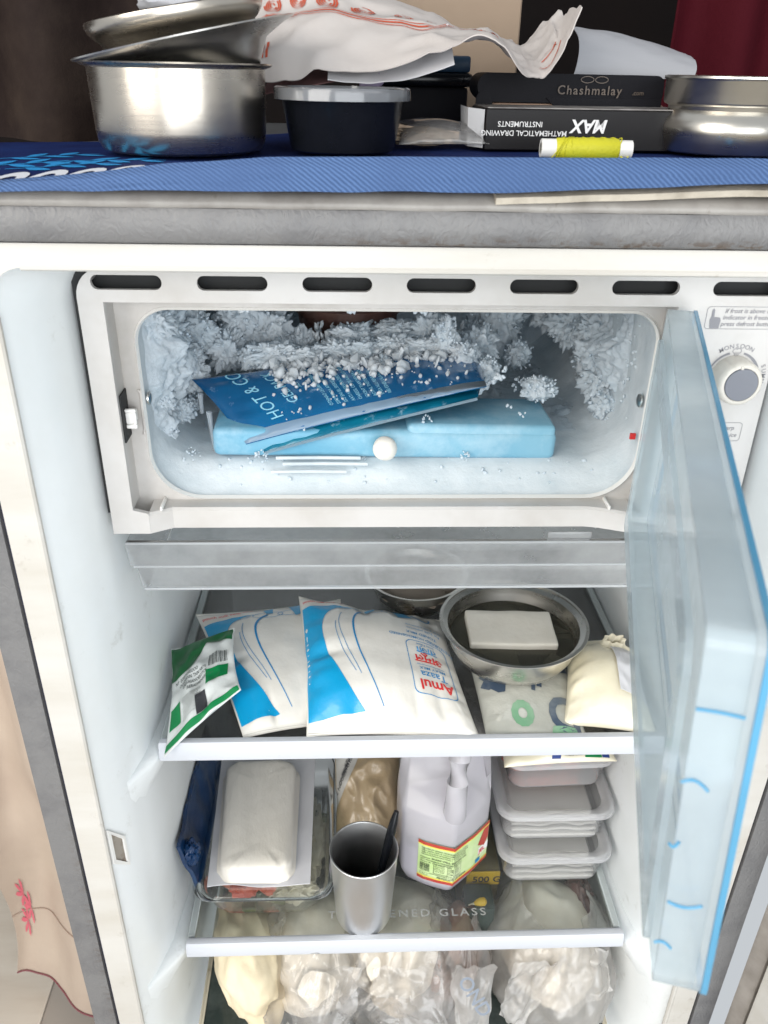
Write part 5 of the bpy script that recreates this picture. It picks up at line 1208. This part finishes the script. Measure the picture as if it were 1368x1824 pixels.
decal([place2d(text_bm('JEL', .0075, .02), (LW*.83, .0165))], lambda a, b: lab2(a, b, .0019), 'red_name', m_redink, lb, lim=.004)

# stack of clear tubs
def tub(x0, x1, y0, y1, z, hh, label, rot=0, coils=True, rough=False, tiltx=0):
    root = thing('clear_tub', label, 'tub', ((x0+x1)/2, (y0+y1)/2, z), 'clear tubs stacked on the lower shelf')
    M_ = Matrix.Translation(((x0+x1)/2, (y0+y1)/2, z)) @ Matrix.Rotation(R(rot), 4, 'Z') @ Matrix.Rotation(R(tiltx), 4, 'Y')
    hx, hy = (x1-x0)/2, (y1-y0)/2
    def rr(k, zz_, r): return [M_ @ Vector((a, b, zz_)) for a, b in rrect(-hx+k, hx-k, -hy+k, hy-k, r, 7)]
    fin(add_loft(B(), [rr(.0135, .0002, .012), rr(.0100, .001, .014), rr(.0088, .004, .015), rr(.0052, hh*.86, .016), rr(.0040, hh*.88, .016), rr(.0040, hh*.97, .016)], cap0=True), 'tub_body', m_tub, root, sharp=60)
    ld = fin(add_loft(B(), [rr(.0006, hh*.85, .018), rr(0, hh*.87, .018), rr(.0004, hh*.97, .018), rr(.0020, hh, .018), rr(.0060, hh, .016), rr(.0085, hh*.99, .015), rr(.0115, hh*.92, .014)]), 'tub_lid', m_lid, root, sharp=40)
    fin(add_loft(B(), [rr(.0115, hh*.919, .014), rr(.0135, hh*.905, .013), rr(.030, hh*.905, .006)], cap1=True), 'lid_panel', m_lidpanel, ld, sharp=40)
    if coils:
        bm = B()
        for k in range(4):
            zz_ = .0045 + .0066*k
            pts = [M_ @ Vector((-hx+.0165 + (2*hx-.033)*i/30, -hy+.0125 + .0012*k, zz_ + .0022*math.sin(i*.42 + k*.35)*(1 if 5 < i < 26 else .2)*min(1, k*.5+.05))) for i in range(31)]
            add_tube(bm, pts, .0017, 8)
        add_box(bm, -hx+.018, hx-.018, -hy+.024, hy-.02, .003, hh*.6, .004, 2, M_)
        fin(bm, 'noodle_coil', m_noodle, root)['kind'] = 'stuff'
    return root, M_
tub(.0930, .2080, .1000, .2600, S2+.0003, .0425, 'lowest clear tub of white coils in the stack right of the jug')
tub(.0910, .2085, .1150, .2720, S2+.0432, .0425, 'second clear tub of white coils in the stack right of the jug')
r3, M3 = tub(.0960, .2080, .1420, .2900, S2+.0862, .0400, 'topmost clear tub of red food under the cream packet', 2, False)
bm = B()
for i in range(9): add_blob(bm, M3 @ Vector((-.036 + .010*i*.9, -.035 + .02*(i % 3), .012)), (.013, .014, .009), i+30, .25, 2, .1, 4, 3)
fin(bm, 'tomato', m_tomato, r3)['kind'] = 'stuff'
wp = thing('cream_packet', 'cream pouch with green and blue print lying on the topmost tub', 'packet', (.155, .17, S2+.123))
WP = Pillow([(.0960, .1400, S2+.1270), (.2080, .1460, S2+.1270), (.2080, .2300, S2+.1300), (.1000, .2300, S2+.1300)], .0140, .0005, (.03, .04), .0030, 31, .5, 44)
WP.build('packet_film', m_cream, wp)
wf = lambda a, b: WP.P(min(.99, max(.01, a)), min(.99, max(.012, b)), .0006)
decal([poly_bm([(.72, .02), (.87, .02), (.87, .30), (.72, .30)])], wf, 'green_print', m_greenink, wp, lim=.04)
decal([poly_bm([(.875, .02), (.94, .02), (.94, .30), (.875, .30)]), poly_bm([(.42, .015), (.50, .015), (.51, .07), (.43, .07)])], wf, 'blue_print', pbr('navy_ink', (.02, .05, .22), .4), wp, lim=.04, split=True)
random.seed(20); decal([place2d(text_bm(''.join(random.choice('AEINORST ') for _ in range(14)), .032, .01), (.54, .04+.035*i)) for i in range(6)], wf, 'packet_lettering', m_black_ink, wp, lim=.05)

# ------------------------------------------------------------------ bags under the lower shelf
S3 = .3604
cbg = thing('cream_cloth_bag', 'limp cream cloth bag at the left under the lower shelf', 'bag', (-.145, .10, S3))
fin(add_blob(B(), (-.1500, .0900, S3+.046), (.038, .070, .060), 4, .12, 1.6, .07, 1.7, 5, floor=S3+.0006, mtx=Matrix.Rotation(R(-14), 3, 'Y') @ Matrix.Rotation(R(10), 3, 'Z')), 'bag_body', m_cream2, cbg)
def clearbag(name, label, c, rad, seed, content, cmat, cr_, rot=0, filmm=None, extra=None):
    root = thing(name, label, 'bag', (c[0], c[1], S3))
    H = (c[2]-S3) + rad[2]*.98
    def skin(u, v):
        a = R(-150 + 300*u)
        pr = .86 + .26*math.sin(math.pi*min(1, v*1.25 + .08)) - .30*max(0, v-.70)/.30
        f1 = ridge((a*.9 + v*1.3, v*.7, seed), 1.3, seed); f2 = ridge((a*2.0 - v*1.9, v*1.3, seed), 1.7, seed+2); f3 = ridge((a*4.5 + v*2.5, v*3.5, seed), 1.8, seed+4)
        k = pr*(1 + .12*nz((a*.6, v*1.5, 0), 1.2, seed)) + .14*(f1-.45) + .060*(f2-.45) + .014*(f3-.4)
        z = S3 + .0012 + H*v*(1 + .05*nz((a, 0, 1), 1.3, seed)) + .004*(f2-.5)*min(1, v*4)
        return (c[0] + rad[0]*math.sin(a)*k, c[1] - rad[1]*math.cos(a)*k, z)
    fin(add_sheet(B(), skin, 120, 60, 0), 'bag_film', filmm or m_bagfilm, root, sharp=180, recalc=False)
    if content: fin(add_blob(B(), c, [q*.86 for q in rad], seed, .12, 1.5, .03, 2.0, 5, floor=S3+.003, mtx=Matrix.Rotation(R(rot), 3, 'Z')), 'bag_content', cmat, root)
    return root
m_dough = pbr('pale_dough', (.70, .59, .43), .6, var=(20, (.60, .48, .33), .4, .7), bump=(60, .4))
m_pale = pbr('pale_food', (.82, .76, .66), .6, var=(18, (.72, .63, .50), .4, .7), bump=(50, .5), bdist=.003)
clearbag('clear_bag', 'crumpled clear bag of pale food beside the cream cloth bag', (-.0880, .0920, S3+.047), (.060, .072, .064), 11, (-.092, .105, S3+.040), m_pale, (.046, .050, .050))
clearbag('clear_bag', 'crumpled clear bag spread over a dough ball under the lower shelf middle', (-.0060, .0960, S3+.058), (.070, .070, .050), 23, (-.005, .112, S3+.060), m_pale, (.048, .046, .036), 20)
clearbag('dough_bag', 'tan dough ball in a tight clear bag on the dark cover', (-.0020, .0700, S3+.018), (.040, .036, .020), 37, (-.006, .086, S3+.016), m_dough, (.033, .031, .0165))
ob = clearbag('lettered_bag', 'milky bag with grey capital letters and brown food under the jug', (.0500, .0860, S3+.046), (.034, .054, .056), 41, (.062, .120, S3+.052), pbr('brown_food', (.36, .22, .17), .6, var=(20, (.24, .13, .10), .4, .7)), (.027, .046, .042), -20, m_bagmilky)
clearbag('white_bag', 'large crumpled white translucent bag at the right under the lower shelf', (.1500, .0930, S3+.050), (.056, .072, .066), 53, (.145, .115, S3+.042), m_pale, (.052, .054, .052), 10, m_bagmilky)
def flag(name, pts, n, mat, root, seed):
    a, b, c, d = [Vector(p) for p in pts]
    cen = (a+b+c+d)/4
    def f(u, v):
        p = a.lerp(b, u).lerp(d.lerp(c, u), v)
        edge = 1 - min(1, 5*min(u, 1-u, v, 1-v))
        p += (cen-p)*edge*(.16*nz((u*3, v*3, 5), 1.6, seed) + .10)
        return p + Vector((0, -.008, .003))*nz((u*2, v*2, 0), 1.5, seed) + Vector((0, -.005, .002))*ridge((u*1.5, v*1.5, 2), 1.4, seed) + Vector((0, -.0018, .001))*ridge((u*4, v*4, 2), 1.4, seed+1)
    return fin(add_sheet(B(), f, n, n, 0), name, mat, root, sharp=180, recalc=False)
wb = bpy.data.objects['white_bag']
flag('bag_flap', [(.0840, .0200, S3+.046), (.1080, .0160, S3+.024), (.1560, .0460, S3+.098), (.1020, .0460, S3+.098)], 30, m_bagmilky, wb, 3)
flag('bag_flap', [(.1400, .0150, S3+.040), (.2010, .0320, S3+.062), (.1940, .0560, S3+.098), (.1420, .0460, S3+.098)], 30, m_bagmilky, wb, 8)
flag('bag_mouth', [(.0480, .0140, S3+.010), (.0780, .0140, S3+.006), (.0880, .0440, S3+.094), (.0380, .0440, S3+.096)], 30, m_bagmilky, ob, 5)
decal([place2d(text_bm('OND', .0190, .015), (.0440, .0860), R(-58))], lambda a, b: (a+.002, .0130 + (b-.05)*.34, S3 + b + .006), 'bag_lettering', pbr('grey_blue_ink', (.22, .25, .30), .5), ob, lim=.01)
cb2 = bpy.data.objects['clear_bag.001']
flag('bag_flap', [(-.0300, .0160, S3+.042), (.0440, .0120, S3+.016), (.0360, .0440, S3+.094), (-.0380, .0440, S3+.098)], 34, m_bagfilm, cb2, 13)
cb1 = bpy.data.objects['clear_bag']
flag('bag_flap', [(-.1100, .0180, S3+.008), (-.0560, .0180, S3+.010), (-.0380, .0440, S3+.094), (-.1220, .0440, S3+.096)], 34, m_bagfilm, cb1, 19)
# seen through the glass
yb = thing('yellow_pack', 'yellow printed pack seen through the glass behind the jug', 'pack', (.09, .17, S3))
box('pack_body', pbr('olive_brown_pack', (.14, .11, .05), .5, var=(30, (.25, .19, .06), .4, .7)), yb, .068, .104, .136, .215, S3+.0006, S3+.104, bev=.004)
box('yellow_front', m_yellowp, yb, .0685, .1035, .1335, .1355, S3+.084, S3+.1035, bev=.0005, seg=1)
decal([place2d(text_bm('500 G', .0120, .02), (.0745, S3+.089))], lambda a, b: (a, .1330, b), 'pack_lettering', m_black_ink, yb, lim=0)
gb = box('green_tray', pbr('dark_green_tray', (.02, .045, .04), .4), None, .064, .094, .098, .130, S3+.0006, S3+.093, bev=.004); tag(gb, 'dark green box seen through the glass below the jug', 'box')
ch = thing('orange_pepper', 'small orange pepper with pale stalk lying under the glass shelf', 'pepper', (.078, .103, S3+.094))
bm = B(); add_tube(bm, [(.0720, .1020, S3+.0970), (.0750, .1025, S3+.0978), (.0785, .1030, S3+.0982), (.0825, .1033, S3+.0982), (.0845, .1035, S3+.0980)], .0042, 12, [.35, .75, 1, 1, .5]); fin(bm, 'pepper_body', m_yellowp, ch)
bm = B(); add_tube(bm, [(.0660, .1012, S3+.0958), (.0690, .1017, S3+.0966), (.0728, .1021, S3+.0972)], .0010, 8, [.6, .8, 1.4]); fin(bm, 'stalk', m_cream, ch)
rb = fin(add_blob(B(), (.1850, .1180, S3+.072), (.014, .026, .030), 8, .2, 2, .2, 3, 4, floor=S3+.0006), 'red_brown_lump', m_redbrown); tag(rb, 'dark red brown lump in plastic below the right end of the glass shelf', 'food')
